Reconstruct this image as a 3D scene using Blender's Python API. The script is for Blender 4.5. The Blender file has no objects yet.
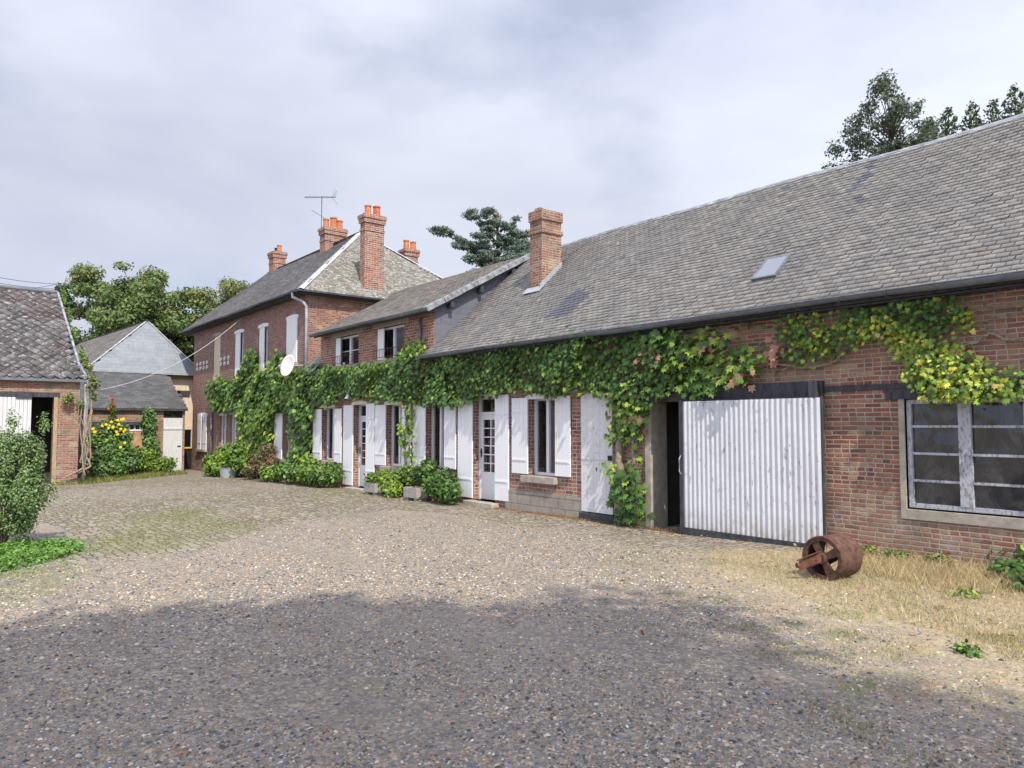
import bpy, bmesh, math, random
import numpy as np
from mathutils import Vector, Matrix
random.seed(7); rng = np.random.default_rng(7)
C = bpy.context.scene.collection
R_ = math.radians

# ------------------------------------------------------------------ camera, world, sun, exposure
F = 740.0; PITCH = R_(3.17); YAW = R_(38.4); H = 1.65; D = 9.9
Fh = Vector((-math.cos(YAW), math.sin(YAW), 0)); Rt = Vector((Fh.y, -Fh.x, 0)); Zv = Vector((0, 0, 1))
Fw = Fh*math.cos(PITCH) + Zv*math.sin(PITCH); Up = Zv*math.cos(PITCH) - Fh*math.sin(PITCH)
CP = Vector((0, 0, H))
cd = bpy.data.cameras.new('camera'); cam = bpy.data.objects.new('camera', cd); C.objects.link(cam)
cd.sensor_width = 36; cd.lens = F*36/1024; cd.clip_start = .05; cd.clip_end = 2000
cam.location = CP
cam.rotation_euler = Matrix((Rt, Up, -Fw)).transposed().to_euler()
bpy.context.scene.camera = cam

SUN_EL, SUN_SIDE = 50.0, 17.0      # height; angle of the light to the long front (which faces -Y)
sd = Vector((math.cos(R_(SUN_SIDE))*math.cos(R_(SUN_EL)), -math.sin(R_(SUN_SIDE))*math.cos(R_(SUN_EL)), math.sin(R_(SUN_EL))))
sl = bpy.data.lights.new('sun', 'SUN'); sl.energy = 4.4; sl.angle = R_(.53); sl.color = (1, .91, .77)
so = bpy.data.objects.new('sun', sl); C.objects.link(so); so.location = (0, 0, 30)
so.rotation_euler = sd.to_track_quat('Z', 'Y').to_euler()

sc = bpy.context.scene
w = bpy.data.worlds.new('World'); sc.world = w; w.use_nodes = True
nt = w.node_tree; nt.nodes.clear()
def wn(t, **k):
    n = nt.nodes.new(t)
    for a, b in k.items(): setattr(n, a, b)
    return n
sky = wn('ShaderNodeTexSky', sky_type='NISHITA', sun_disc=False)
sky.sun_elevation = R_(SUN_EL); sky.sun_rotation = math.atan2(sd.x, sd.y)
skb = wn('ShaderNodeBackground'); skb.inputs[1].default_value = .11
nt.links.new(sky.outputs[0], skb.inputs[0])
tc = wn('ShaderNodeTexCoord'); mp = wn('ShaderNodeMapping'); mp.inputs['Scale'].default_value = (1, 1, 2.4)
mp.inputs['Location'].default_value = (3.1, 1.7, .35)
nt.links.new(tc.outputs['Generated'], mp.inputs[0])
nz = wn('ShaderNodeTexNoise'); nz.inputs['Scale'].default_value = 1.5; nz.inputs['Detail'].default_value = 5; nz.inputs['Roughness'].default_value = .5
nz.inputs['Distortion'].default_value = .25
nt.links.new(mp.outputs[0], nz.inputs[0])
cr = wn('ShaderNodeValToRGB'); cr.color_ramp.elements[0].position = .38; cr.color_ramp.elements[1].position = .68
cr.color_ramp.elements[0].color = (.45, .485, .62, 1); cr.color_ramp.elements[1].color = (.68, .715, .82, 1)
nt.links.new(nz.outputs[0], cr.inputs[0])
clb = wn('ShaderNodeBackground'); clb.inputs[1].default_value = 1.06
# cloud is brighter towards the sun, which stands behind the viewer
dt = wn('ShaderNodeVectorMath', operation='DOT_PRODUCT'); nt.links.new(tc.outputs['Generated'], dt.inputs[0]); dt.inputs[1].default_value = tuple(sd)
gr = wn('ShaderNodeMapRange'); gr.inputs[1].default_value = -.35; gr.inputs[2].default_value = 1; gr.inputs[3].default_value = .95; gr.inputs[4].default_value = 2.3
nt.links.new(dt.outputs['Value'], gr.inputs[0]); sc2 = wn('ShaderNodeVectorMath', operation='SCALE'); nt.links.new(cr.outputs[0], sc2.inputs[0]); nt.links.new(gr.outputs[0], sc2.inputs['Scale'])
nt.links.new(sc2.outputs[0], clb.inputs[0])
nz2 = wn('ShaderNodeTexNoise'); nz2.inputs['Scale'].default_value = 2.3; nz2.inputs['Detail'].default_value = 6
mp2 = wn('ShaderNodeMapping'); mp2.inputs['Scale'].default_value = (1, 1, 2.); mp2.inputs['Location'].default_value = (5.3, 2.2, .8)
nt.links.new(tc.outputs['Generated'], mp2.inputs[0]); nt.links.new(mp2.outputs[0], nz2.inputs[0])
mr = wn('ShaderNodeMapRange'); mr.inputs[1].default_value = .56; mr.inputs[2].default_value = .72; mr.inputs[3].default_value = .96; mr.inputs[4].default_value = .55
nt.links.new(nz2.outputs[0], mr.inputs[0])
mx = wn('ShaderNodeMixShader'); wo = wn('ShaderNodeOutputWorld')
nt.links.new(mr.outputs[0], mx.inputs[0]); nt.links.new(skb.outputs[0], mx.inputs[1]); nt.links.new(clb.outputs[0], mx.inputs[2])
nt.links.new(mx.outputs[0], wo.inputs[0])
vs = sc.view_settings; vs.view_transform = 'Standard'; vs.look = 'None'; vs.exposure = 0.2; vs.gamma = 1; vs.use_curve_mapping = False
sc.render.engine = 'CYCLES'; sc.cycles.max_bounces = 6; sc.cycles.diffuse_bounces = 3; sc.cycles.transparent_max_bounces = 8

# ------------------------------------------------------------------ measuring helpers (photo ray -> point on a real plane)
def ray(px, py): return Fw + Rt*((px-512)/F) + Up*((384-py)/F)
def W(px, py, y=D):
    r = ray(px, py); p = CP + r*(y/r.y); return p.x, p.z
def XP(px, py, x):
    r = ray(px, py); p = CP + r*(x/r.x); return p.y, p.z
def G(px, py, z=0.0):
    r = ray(px, py); p = CP + r*((z-H)/r.z); return p.x, p.y
def gz(x, y=0):
    return float(np.interp(-x, [3, 6, 8, 20, 31, 40, 60], [0.0, -.07, -.13, -.2, -.42, -.46, -.5]))
gz_np = lambda x: np.interp(-x, [3, 6, 8, 20, 31, 40, 60], [0.0, -.07, -.13, -.2, -.42, -.46, -.5])
def GG(px, py):
    z = 0
    for _ in range(6):
        x, y = G(px, py, z); z = gz(x)
    return x, y, z

# ------------------------------------------------------------------ node material helpers
class NM:
    def __init__(s, name, rough=.8, spec=.3):
        s.m = bpy.data.materials.new(name); s.m.use_nodes = True; s.t = s.m.node_tree
        s.b = s.t.nodes['Principled BSDF']; s.b.inputs['Roughness'].default_value = rough
        s.b.inputs['Specular IOR Level'].default_value = spec
    def n(s, t, **k):
        n = s.t.nodes.new(t)
        for a, b in k.items(): setattr(n, a, b)
        return n
    def l(s, a, b): s.t.links.new(a, b)
    def put(s, sock, v):
        if hasattr(v, 'is_linked') or hasattr(v, 'links'): s.l(v, sock)
        else: sock.default_value = v
    def math(s, op, a, b=0.0, c=None):
        n = s.n('ShaderNodeMath', operation=op); s.put(n.inputs[0], a); s.put(n.inputs[1], b)
        if c is not None: s.put(n.inputs[2], c)
        return n.outputs[0]
    def uv(s): return s.n('ShaderNodeUVMap', uv_map='UVMap').outputs[0]
    def pos(s): return s.n('ShaderNodeNewGeometry').outputs['Position']
    def obj(s): return s.n('ShaderNodeTexCoord').outputs['Object']
    def scl(s, v, sc_):
        n = s.n('ShaderNodeVectorMath', operation='MULTIPLY'); s.l(v, n.inputs[0]); n.inputs[1].default_value = sc_; return n.outputs[0]
    def noise(s, v, scale, det=3, rough=.55, dist=0, out=0):
        n = s.n('ShaderNodeTexNoise'); s.l(v, n.inputs['Vector']); n.inputs['Scale'].default_value = scale
        n.inputs['Detail'].default_value = det; n.inputs['Roughness'].default_value = rough; n.inputs['Distortion'].default_value = dist
        return n.outputs[out]
    def ramp(s, f, *st):
        n = s.n('ShaderNodeValToRGB'); e = n.color_ramp.elements
        while len(e) < len(st): e.new(.5)
        for k, (p, c) in enumerate(st):
            e[k].position = p; e[k].color = (c, c, c, 1) if isinstance(c, (int, float)) else (*c, 1)
        s.l(f, n.inputs[0]); return n.outputs[0]
    def mix(s, f, a, b, mode='MIX'):
        n = s.n('ShaderNodeMix', data_type='RGBA', blend_type=mode)
        s.put(n.inputs[0], f)
        for i, v in ((6, a), (7, b)):
            if isinstance(v, tuple): n.inputs[i].default_value = (*v, 1) if len(v) == 3 else v
            else: s.l(v, n.inputs[i])
        return n.outputs[2]
    def col(s, c):
        if isinstance(c, tuple): s.b.inputs['Base Color'].default_value = (*c, 1)
        else: s.l(c, s.b.inputs['Base Color'])
        return s
    def bump(s, h, d=.01, st=1.0):
        n = s.n('ShaderNodeBump'); n.inputs['Distance'].default_value = d; n.inputs['Strength'].default_value = st
        s.l(h, n.inputs['Height']); s.l(n.outputs[0], s.b.inputs['Normal']); return s

def simple(name, c, rough=.7, var=.25, scale=8, bump=.004, spec=.3, metal=0, stretch=(1, 1, 1)):
    m = NM(name, rough, spec); v = m.scl(m.obj(), stretch)
    f = m.noise(v, scale, 5, .6)
    a = tuple(x*(1-var) for x in c); b = tuple(min(1, x*(1+var)) for x in c)
    m.col(m.ramp(f, (.3, a), (.7, b))); m.bump(m.noise(v, scale*4, 4), bump, .6)
    m.b.inputs['Metallic'].default_value = metal
    return m.m

def brick(name, pal, mortar=(.40, .36, .29), dirt=(.10, .08, .06), dirt_amt=.35, bw=.225, bh=.0605, lime=.25):
    m = NM(name, .9, .2)
    uv = m.uv(); sp = m.n('ShaderNodeSeparateXYZ'); m.l(uv, sp.inputs[0])
    wob = m.noise(uv, .8, 2); wx = m.noise(uv, 14, 2)
    v = m.math('ADD', m.math('DIVIDE', sp.outputs[1], bh), m.math('MULTIPLY', m.math('SUBTRACT', wob, .5), .9))
    v = m.math('ADD', v, m.math('MULTIPLY', m.math('SUBTRACT', wx, .5), .22))
    row = m.math('FLOOR', v); fv = m.math('FRACT', v)
    rn = m.n('ShaderNodeTexWhiteNoise', noise_dimensions='1D'); m.l(row, rn.inputs['W'])
    u = m.math('ADD', m.math('DIVIDE', sp.outputs[0], bw), m.math('ADD', m.math('MULTIPLY', row, .5), m.math('MULTIPLY', rn.outputs[0], .16)))
    u = m.math('ADD', u, m.math('MULTIPLY', m.math('SUBTRACT', wx, .5), .1))
    cu = m.math('FLOOR', u); fu = m.math('FRACT', u)
    # some stretchers are split into two headers
    cmb0 = m.n('ShaderNodeCombineXYZ'); m.l(cu, cmb0.inputs[0]); m.l(row, cmb0.inputs[1]); cmb0.inputs[2].default_value = 5.5
    w0 = m.n('ShaderNodeTexWhiteNoise', noise_dimensions='3D'); m.l(cmb0.outputs[0], w0.inputs[0])
    split = m.math('LESS_THAN', w0.outputs[0], .42)
    fu2 = m.math('FRACT', m.math('MULTIPLY', fu, 2)); half = m.math('FLOOR', m.math('MULTIPLY', fu, 2))
    hh = m.math('MULTIPLY', half, split)
    d1 = m.math('MINIMUM', fu, m.math('SUBTRACT', 1, fu))
    d2 = m.math('MULTIPLY', m.math('MINIMUM', fu2, m.math('SUBTRACT', 1, fu2)), .5)
    dsel = m.math('ADD', m.math('MULTIPLY', d1, m.math('SUBTRACT', 1, split)), m.math('MULTIPLY', m.math('MINIMUM', d1, d2), split))
    dx = m.math('MULTIPLY', dsel, bw); dy = m.math('MULTIPLY', m.math('MINIMUM', fv, m.math('SUBTRACT', 1, fv)), bh)
    dist = m.math('MINIMUM', dx, dy)
    mask = m.n('ShaderNodeMapRange', interpolation_type='SMOOTHSTEP'); m.l(dist, mask.inputs[0])
    mask.inputs[1].default_value = .005; mask.inputs[2].default_value = .012
    cmb = m.n('ShaderNodeCombineXYZ'); m.l(m.math('ADD', cu, m.math('MULTIPLY', hh, .37)), cmb.inputs[0]); m.l(row, cmb.inputs[1])
    wn_ = m.n('ShaderNodeTexWhiteNoise', noise_dimensions='3D'); m.l(cmb.outputs[0], wn_.inputs[0])
    k = len(pal); bc = m.ramp(wn_.outputs[0], *[(i/k, c) for i, c in enumerate(pal)])
    for nd in m.t.nodes:
        if nd.type == 'VALTORGB': nd.color_ramp.interpolation = 'CONSTANT'
    bc = m.mix(.75, bc, m.ramp(m.noise(uv, 24, 5, .7), (.3, .5), (.7, 1.35)), 'MULTIPLY'); bc = m.mix(m.ramp(m.noise(uv, 6, 5, .7), (.5, 0.), (.7, .4)), bc, (.20, .15, .12))
    big = m.noise(uv, .55, 4, .6)
    bc = m.mix(m.ramp(big, (.45, 0.), (.75, lime)), bc, (.42, .34, .25))
    mc = m.mix(m.ramp(m.noise(uv, 3, 3), (.35, 0.), (.7, .7)), mortar, tuple(x*.55 for x in mortar))
    base = m.mix(mask.outputs[0], mc, bc)
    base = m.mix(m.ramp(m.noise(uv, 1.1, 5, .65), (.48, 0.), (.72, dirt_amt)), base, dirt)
    sz = m.n('ShaderNodeSeparateXYZ'); m.l(m.pos(), sz.inputs[0])
    low = m.n('ShaderNodeMapRange'); m.l(sz.outputs[2], low.inputs[0]); low.inputs[1].default_value = .9; low.inputs[2].default_value = .1
    ef = m.ramp(m.noise(uv, 2.4, 6, .72), (.50, 0.), (.62, .55)); base = m.mix(m.math('MULTIPLY', ef, low.outputs[0]), base, (.42, .40, .38))
    gr_ = m.ramp(m.noise(m.scl(uv, (3.5, .5, 1)), 1.6, 5, .65), (.56, 0.), (.74, .5)); base = m.mix(gr_, base, (.12, .10, .085))
    base = m.mix(m.ramp(m.noise(m.scl(uv, (1, 1.6, 1)), 2.1, 3, .5), (.64, 0.), (.68, .5)), base, (.43, .37, .29))
    m.col(base)
    h = m.math('ADD', mask.outputs[0], m.math('MULTIPLY', m.noise(uv, 45, 4), .5))
    m.bump(h, .012, .9)
    return m.m

def slate(name, stops, stain=(.10, .11, .14), stain_amt=.6, lichen=None, lich_lo=.55, warm=(.26, .17, .09), warm_amt=.4):
    m = NM(name, .62, .35)
    at = m.n('ShaderNodeAttribute', attribute_name='rnd'); c = m.ramp(at.outputs['Fac'], *stops)
    p = m.pos(); uv = m.uv()
    c = m.mix(.6, c, m.ramp(m.noise(uv, 9, 5, .65), (.3, .65), (.7, 1.35)), 'MULTIPLY')
    c = m.mix(.5, c, m.mix(m.ramp(m.noise(m.scl(uv, (1.5, .8, 1)), 2.6, 5, .7), (.36, 0.), (.64, 1.)), (.74, .73, .81), (1.16, 1.11, 1.0)), 'MULTIPLY')
    st = m.noise(m.scl(p, (1.0, .55, .55)), .9, 5, .62)
    c = m.mix(m.ramp(st, (.50, 0.), (.66, stain_amt)), c, stain)
    st2 = m.noise(m.scl(uv, (1.6, .5, 1)), 1.3, 5, .7)
    c = m.mix(m.ramp(st2, (.57, 0.), (.74, warm_amt)), c, warm)
    if lichen:
        c = m.mix(m.ramp(m.noise(uv, 5.5, 6, .72), (lich_lo, 0.), (lich_lo+.08, .85)), c, lichen)
    c = m.mix(m.math('GREATER_THAN', at.outputs['Fac'], 1.5), c, (.135, .14, .165))
    m.col(c); m.bump(m.noise(uv, 40, 4), .004, .6)
    return m.m

def leafmat(name, trans=.3, rough=.5):
    m = NM(name, rough, .35)
    at = m.n('ShaderNodeAttribute', attribute_name='col')
    m.col(at.outputs['Color'])
    tr = m.n('ShaderNodeBsdfTranslucent'); m.l(m.mix(1.0, at.outputs['Color'], (1.3, 1.35, .6), 'MULTIPLY'), tr.inputs[0])
    mxx = m.n('ShaderNodeMixShader'); mxx.inputs[0].default_value = trans
    m.l(m.b.outputs[0], mxx.inputs[1]); m.l(tr.outputs[0], mxx.inputs[2])
    m.l(mxx.outputs[0], m.t.nodes['Material Output'].inputs[0])
    return m.m

RED = [(.34, .125, .09), (.26, .10, .08), (.38, .16, .105), (.19, .08, .07), (.36, .19, .125), (.30, .115, .085)]
MIXB = [(.31, .11, .08), (.36, .185, .115), (.25, .095, .075), (.36, .24, .155), (.18, .08, .07), (.34, .14, .09), (.29, .12, .09), (.33, .17, .12), (.28, .095, .07)]
PURP = [(.30, .135, .11), (.24, .115, .10), (.33, .16, .125), (.20, .10, .085), (.31, .17, .13)]
M = {}
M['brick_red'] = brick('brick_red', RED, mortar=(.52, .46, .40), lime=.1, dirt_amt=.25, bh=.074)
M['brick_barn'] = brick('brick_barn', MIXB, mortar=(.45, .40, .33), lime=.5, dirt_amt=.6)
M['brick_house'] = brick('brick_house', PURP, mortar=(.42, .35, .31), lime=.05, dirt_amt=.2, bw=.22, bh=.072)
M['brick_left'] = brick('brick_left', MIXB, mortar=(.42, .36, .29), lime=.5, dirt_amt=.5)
M['slate_long'] = slate('slate_long', [(0, (.20, .195, .188)), (.3, (.228, .222, .212)), (.7, (.255, .248, .234)), (1, (.295, .286, .266))], stain=(.175, .172, .175), stain_amt=.55, warm_amt=.35, lichen=(.38, .37, .33), lich_lo=.70)
M['slate_wing'] = slate('slate_wing', [(0, (.15, .14, .13)), (.5, (.20, .185, .17)), (1, (.25, .23, .20))], stain=(.12, .12, .12), stain_amt=.5, warm=(.25, .15, .08), warm_amt=.5)
M['slate_house'] = slate('slate_house', [(0, (.12, .12, .125)), (.5, (.17, .165, .165)), (1, (.22, .21, .2))], stain=(.10, .09, .09), stain_amt=.6, warm=(.2, .14, .1), lichen=(.31, .30, .27), lich_lo=.60)
M['slate_hip'] = slate('slate_hip', [(0, (.11, .11, .10)), (.5, (.16, .155, .14)), (1, (.21, .205, .18))], stain=(.12, .11, .07), stain_amt=.6, lichen=(.40, .40, .36), lich_lo=.50)
M['slate_mossy'] = slate('slate_mossy', [(0, (.055, .053, .055)), (.5, (.095, .092, .095)), (1, (.15, .147, .15))], stain=(.07, .04, .035), stain_amt=.5, lichen=(.36, .36, .36), lich_lo=.54, warm=(.12, .07, .055))
M['slate_dark'] = slate('slate_dark', [(0, (.060, .064, .074)), (.5, (.085, .09, .10)), (1, (.11, .115, .125))], stain=(.06, .06, .06), lichen=(.22, .22, .18), lich_lo=.66, warm_amt=.15)
M['slate_cheek'] = slate('slate_cheek', [(0, (.18, .19, .235)), (.5, (.195, .205, .25)), (1, (.22, .23, .28))], stain=(.17, .18, .22), stain_amt=.3, warm_amt=.0)
M['slate_pale'] = slate('slate_pale', [(0, (.19, .215, .24)), (.5, (.205, .23, .255)), (1, (.225, .25, .27))], stain=(.16, .18, .22), stain_amt=.5, warm_amt=0)
M['slate_newer'] = simple('slate_newer', (.115, .12, .145), .6, .2, 5)
M['zinc'] = simple('zinc', (.33, .35, .38), .45, .2, 6, .002, .5)
M['worn_zinc'] = simple('worn_zinc', (.24, .255, .28), .6, .55, 7, .004, .4)
M['zinc_dark'] = simple('zinc_dark', (.13, .145, .175), .5, .3, 6, .002, .5)
M['lead_white'] = simple('lead_white', (.42, .44, .48), .5, .12, 5, .002)
M['mortar_strip'] = simple('mortar_strip', (.38, .37, .34), .9, .25, 9)
M['concrete'] = simple('concrete', (.36, .33, .28), .9, .25, 7, .006)
M['stone'] = simple('stone', (.33, .31, .28), .9, .3, 12, .01)
M['dark_wood'] = simple('dark_wood', (.052, .054, .066), .75, .5, 14, .004, stretch=(1, 1, .3))
M['bare_wood'] = simple('bare_wood', (.36, .26, .17), .85, .35, 10, .006, stretch=(3, 3, .6))
M['clad_wood'] = simple('clad_wood', (.66, .55, .44), .85, .18, 6, .004, stretch=(6, 6, .5))
M['terracotta'] = simple('terracotta', (.46, .17, .075), .8, .3, 9)
M['terracotta_red'] = simple('terracotta_red', (.42, .12, .07), .8, .3, 9)
M['rust'] = simple('rust', (.105, .056, .044), .85, .55, 14, .008)
M['rust_orange'] = simple('rust_orange', (.14, .060, .045), .85, .45, 14, .008)
M['black'] = simple('black', (.018, .019, .02), .6, .3)
M['yellow'] = simple('yellow', (.55, .40, .03), .5, .1)
M['yellow_petal'] = simple('yellow_petal', (.75, .52, .02), .6, .12)
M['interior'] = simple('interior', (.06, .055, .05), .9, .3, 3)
M['bark'] = simple('bark', (.12, .095, .07), .9, .4, 14, .02, stretch=(2, 2, .4))
M['vine_bark'] = simple('vine_bark', (.26, .22, .17), .9, .35, 20, .01)
M['cloth'] = simple('cloth', (.70, .70, .72), .9, .06, 4, .003)
M['ceramic'] = simple('ceramic', (.72, .72, .70), .4, .05, 4)
M['cable'] = simple('cable', (.42, .42, .45), .6, .1)
M['cable_dark'] = simple('cable_dark', (.05, .05, .06), .6, .1)
M['board_beige'] = simple('board_beige', (.66, .55, .41), .85, .3, 5, .004, stretch=(8, 8, .7))
M['ply'] = simple('ply', (.42, .27, .16), .85, .3, 5, .004)
M['render_blocks'] = None
# white paint, lightly weathered
m = NM('white_paint', .55, .35); o = m.obj()
c = m.mix(m.ramp(m.noise(m.scl(o, (9, 9, .9)), 3, 5, .65), (.55, 0.), (.85, .25)), (.78, .79, .82), (.55, .55, .55))
m.col(c); m.bump(m.noise(m.scl(o, (12, 12, 1)), 6, 4), .003, .5); M['white'] = m.m
m = NM('white_pvc', .35, .45); m.col((.74, .75, .78)); M['pvc'] = m.m
M['offwhite'] = simple('offwhite_boards', (.56, .57, .58), .7, .14, 5, .004, stretch=(6, 6, .6))
m = NM('worn_paint', .75, .25); o = m.obj()
f = m.noise(m.scl(o, (2.2, 2.2, 1.3)), 3.2, 8, .74, .4)
c = m.mix(m.ramp(f, (.60, 0.), (.66, .8)), (.66, .66, .67), (.42, .40, .36))
c = m.mix(m.ramp(m.noise(o, 15, 5, .7), (.60, 0.), (.66, .7)), c, (.17, .14, .12))
m.col(c); m.bump(f, .006, .8); M['worn'] = m.m
m = NM('worn_grey_paint', .8, .2); o = m.obj()
f = m.noise(m.scl(o, (7, 7, 3)), 5, 7, .7)
m.col(m.mix(m.ramp(f, (.5, 0.), (.62, .85)), (.44, .46, .52), (.16, .14, .12))); m.bump(f, .006, .8); M['worn_grey'] = m.m
m = NM('painted_iron', .45, .4); o = m.obj(); m.b.inputs['Metallic'].default_value = .1
f = m.noise(m.scl(o, (7, 7, 2.2)), 2.6, 8, .72)
c = m.mix(m.ramp(m.noise(o, 1.4, 5), (.35, 0.), (.7, .35)), (.62, .64, .68), (.46, .48, .52))
c = m.mix(m.ramp(f, (.585, 0.), (.64, .75)), c, (.15, .16, .19)); c = m.mix(m.ramp(m.noise(m.scl(o, (10, 10, .7)), 1.7, 5, .6), (.6, 0.), (.78, .25)), c, (.33, .30, .26)); szz = m.n('ShaderNodeSeparateXYZ'); m.l(m.pos(), szz.inputs[0]); lw = m.n('ShaderNodeMapRange'); m.l(szz.outputs[2], lw.inputs[0]); lw.inputs[1].default_value = .35; lw.inputs[2].default_value = .0; c = m.mix(m.math('MULTIPLY', lw.outputs[0], m.ramp(m.noise(o, 6, 5, .7), (.35, .1), (.7, .8))), c, (.30, .25, .20)); m.col(c); m.bump(m.noise(o, 2.5, 3), .03, .6); M['corrugated'] = m.m
# glass: a dark reflecting pane one can see through a little
m = NM('window_glass', .04, .5); gl = m.n('ShaderNodeBsdfGlossy'); gl.inputs['Roughness'].default_value = .03; gl.inputs[0].default_value = (.9, .93, 1, 1)
trn = m.n('ShaderNodeBsdfTransparent'); trn.inputs[0].default_value = (.62, .66, .68, 1)
fr0 = m.n('ShaderNodeFresnel'); fr0.inputs[0].default_value = 1.6; fr_o = m.math('ADD', fr0.outputs[0], .10); bn = m.n('ShaderNodeBump'); bn.inputs['Distance'].default_value = .01; m.l(m.noise(m.pos(), 2.2, 2), bn.inputs['Height']); m.l(bn.outputs[0], gl.inputs['Normal'])
ms = m.n('ShaderNodeMixShader'); m.l(fr_o, ms.inputs[0]); m.l(trn.outputs[0], ms.inputs[1]); m.l(gl.outputs[0], ms.inputs[2])
m.l(ms.outputs[0], m.t.nodes['Material Output'].inputs[0]); M['glass'] = m.m
m = NM('dusty_glass', .08, .9); uvp = m.pos(); m.bump(m.noise(uvp, 1.7, 2), .02, 1.0)
m.col(m.mix(m.ramp(m.noise(m.scl(uvp, (1, 1, .6)), 3, 7, .75, 1.4), (.45, 0.), (.75, .7)), (.018, .02, .024), (.13, .135, .14))); M['dusty'] = m.m
m = NM('sky_glass', .08, .8); m.col((.20, .22, .26)); M['skyglass'] = m.m
# rendered block plinth
m = NM('block_plinth', .9, .2); uv = m.uv(); bt = m.n('ShaderNodeTexBrick'); m.l(uv, bt.inputs[0]); bt.inputs['Scale'].default_value = 1
bt.inputs['Brick Width'].default_value = .43; bt.inputs['Row Height'].default_value = .2; bt.inputs['Mortar Size'].default_value = .006
bt.inputs['Color1'].default_value = (.35, .32, .27, 1); bt.inputs['Color2'].default_value = (.30, .27, .23, 1); bt.inputs['Mortar'].default_value = (.13, .12, .1, 1)
m.col(m.mix(.6, bt.outputs[0], m.ramp(m.noise(uv, 4, 6, .65), (.3, .6), (.7, 1.25)), 'MULTIPLY')); m.bump(m.noise(uv, 30, 4), .005, .6); M['render_blocks'] = m.m
def flat_slate(name, c, c2, bw, bh, blotch):
    m = NM(name, .55, .4); uv = m.uv(); bt = m.n('ShaderNodeTexBrick'); m.l(uv, bt.inputs[0]); bt.inputs['Scale'].default_value = 1
    bt.inputs['Brick Width'].default_value = bw; bt.inputs['Row Height'].default_value = bh; bt.inputs['Mortar Size'].default_value = .005; bt.inputs['Mortar Smooth'].default_value = .4
    bt.inputs['Color1'].default_value = (*c, 1); bt.inputs['Color2'].default_value = (*c2, 1); bt.inputs['Mortar'].default_value = (*[x*.55 for x in c], 1)
    k = m.mix(m.ramp(m.noise(uv, 1.6, 6, .7), (.42, 0.), (.66, .75)), bt.outputs[0], blotch)
    k = m.mix(.4, k, m.ramp(m.noise(uv, 9, 5, .7), (.3, .7), (.7, 1.3)), 'MULTIPLY'); m.col(k)
    m.bump(bt.outputs['Fac'], .006, .5); m.t.nodes[-1].invert = True; return m.m
M['cheek'] = flat_slate('cheek_slate', (.125, .13, .165), (.14, .147, .185), .32, .15, (.15, .155, .18))
M['hip_flat'] = flat_slate('pale_flat_slate', (.17, .195, .22), (.19, .215, .24), .4, .2, (.25, .275, .295))
M['leaf'] = leafmat('leaf', .2); M['leaf_far'] = leafmat('leaf_far', .2, .6)
M['petal'] = leafmat('petal', .3); M['blade'] = leafmat('blade', .3, .7)

# ------------------------------------------------------------------ mesh helpers
ORG = {}
def tag(o, label=None, cat=None, group=None, kind=None):
    if label: o['label'] = label
    if cat: o['category'] = cat
    if group: o['group'] = group
    if kind: o['kind'] = kind
    return o
def thing(name, label, cat, loc=(0, 0, 0), group=None):
    o = bpy.data.objects.new(name, None); C.objects.link(o); o.location = loc; o.empty_display_size = .3
    ORG[o.name] = Vector(loc); return tag(o, label, cat, group)
def link(name, me, mat, parent=None, org=None):
    o = bpy.data.objects.new(name, me); C.objects.link(o)
    if mat is not None: me.materials.append(mat)
    if parent is not None: o.parent = parent; ORG[o.name] = ORG[parent.name]
    else:
        o.location = org or (0, 0, 0); ORG[o.name] = Vector(o.location)
    return o
def auto_uv(me):
    n = len(me.loops)
    if not n: return
    uvl = me.uv_layers.new(name='UVMap')
    co = np.empty(len(me.vertices)*3, 'f'); me.vertices.foreach_get('co', co); co = co.reshape(-1, 3)
    no = np.empty(len(me.polygons)*3, 'f'); me.polygons.foreach_get('normal', no); no = no.reshape(-1, 3)
    lt = np.empty(len(me.polygons), 'i'); me.polygons.foreach_get('loop_total', lt)
    li = np.empty(n, 'i'); me.loops.foreach_get('vertex_index', li)
    N = np.repeat(no, lt, axis=0); P = co[li]
    Ux = np.stack([-N[:, 1], N[:, 0], 0*N[:, 0]], 1); L = np.linalg.norm(Ux, axis=1)
    flat = L < .05; Ux[flat] = (1, 0, 0); L[flat] = 1; Ux /= L[:, None]
    V = np.cross(N, Ux)
    uv = np.stack([(P*Ux).sum(1), (P*V).sum(1)], 1).astype('f')
    uvl.data.foreach_set('uv', uv.ravel())
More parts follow.
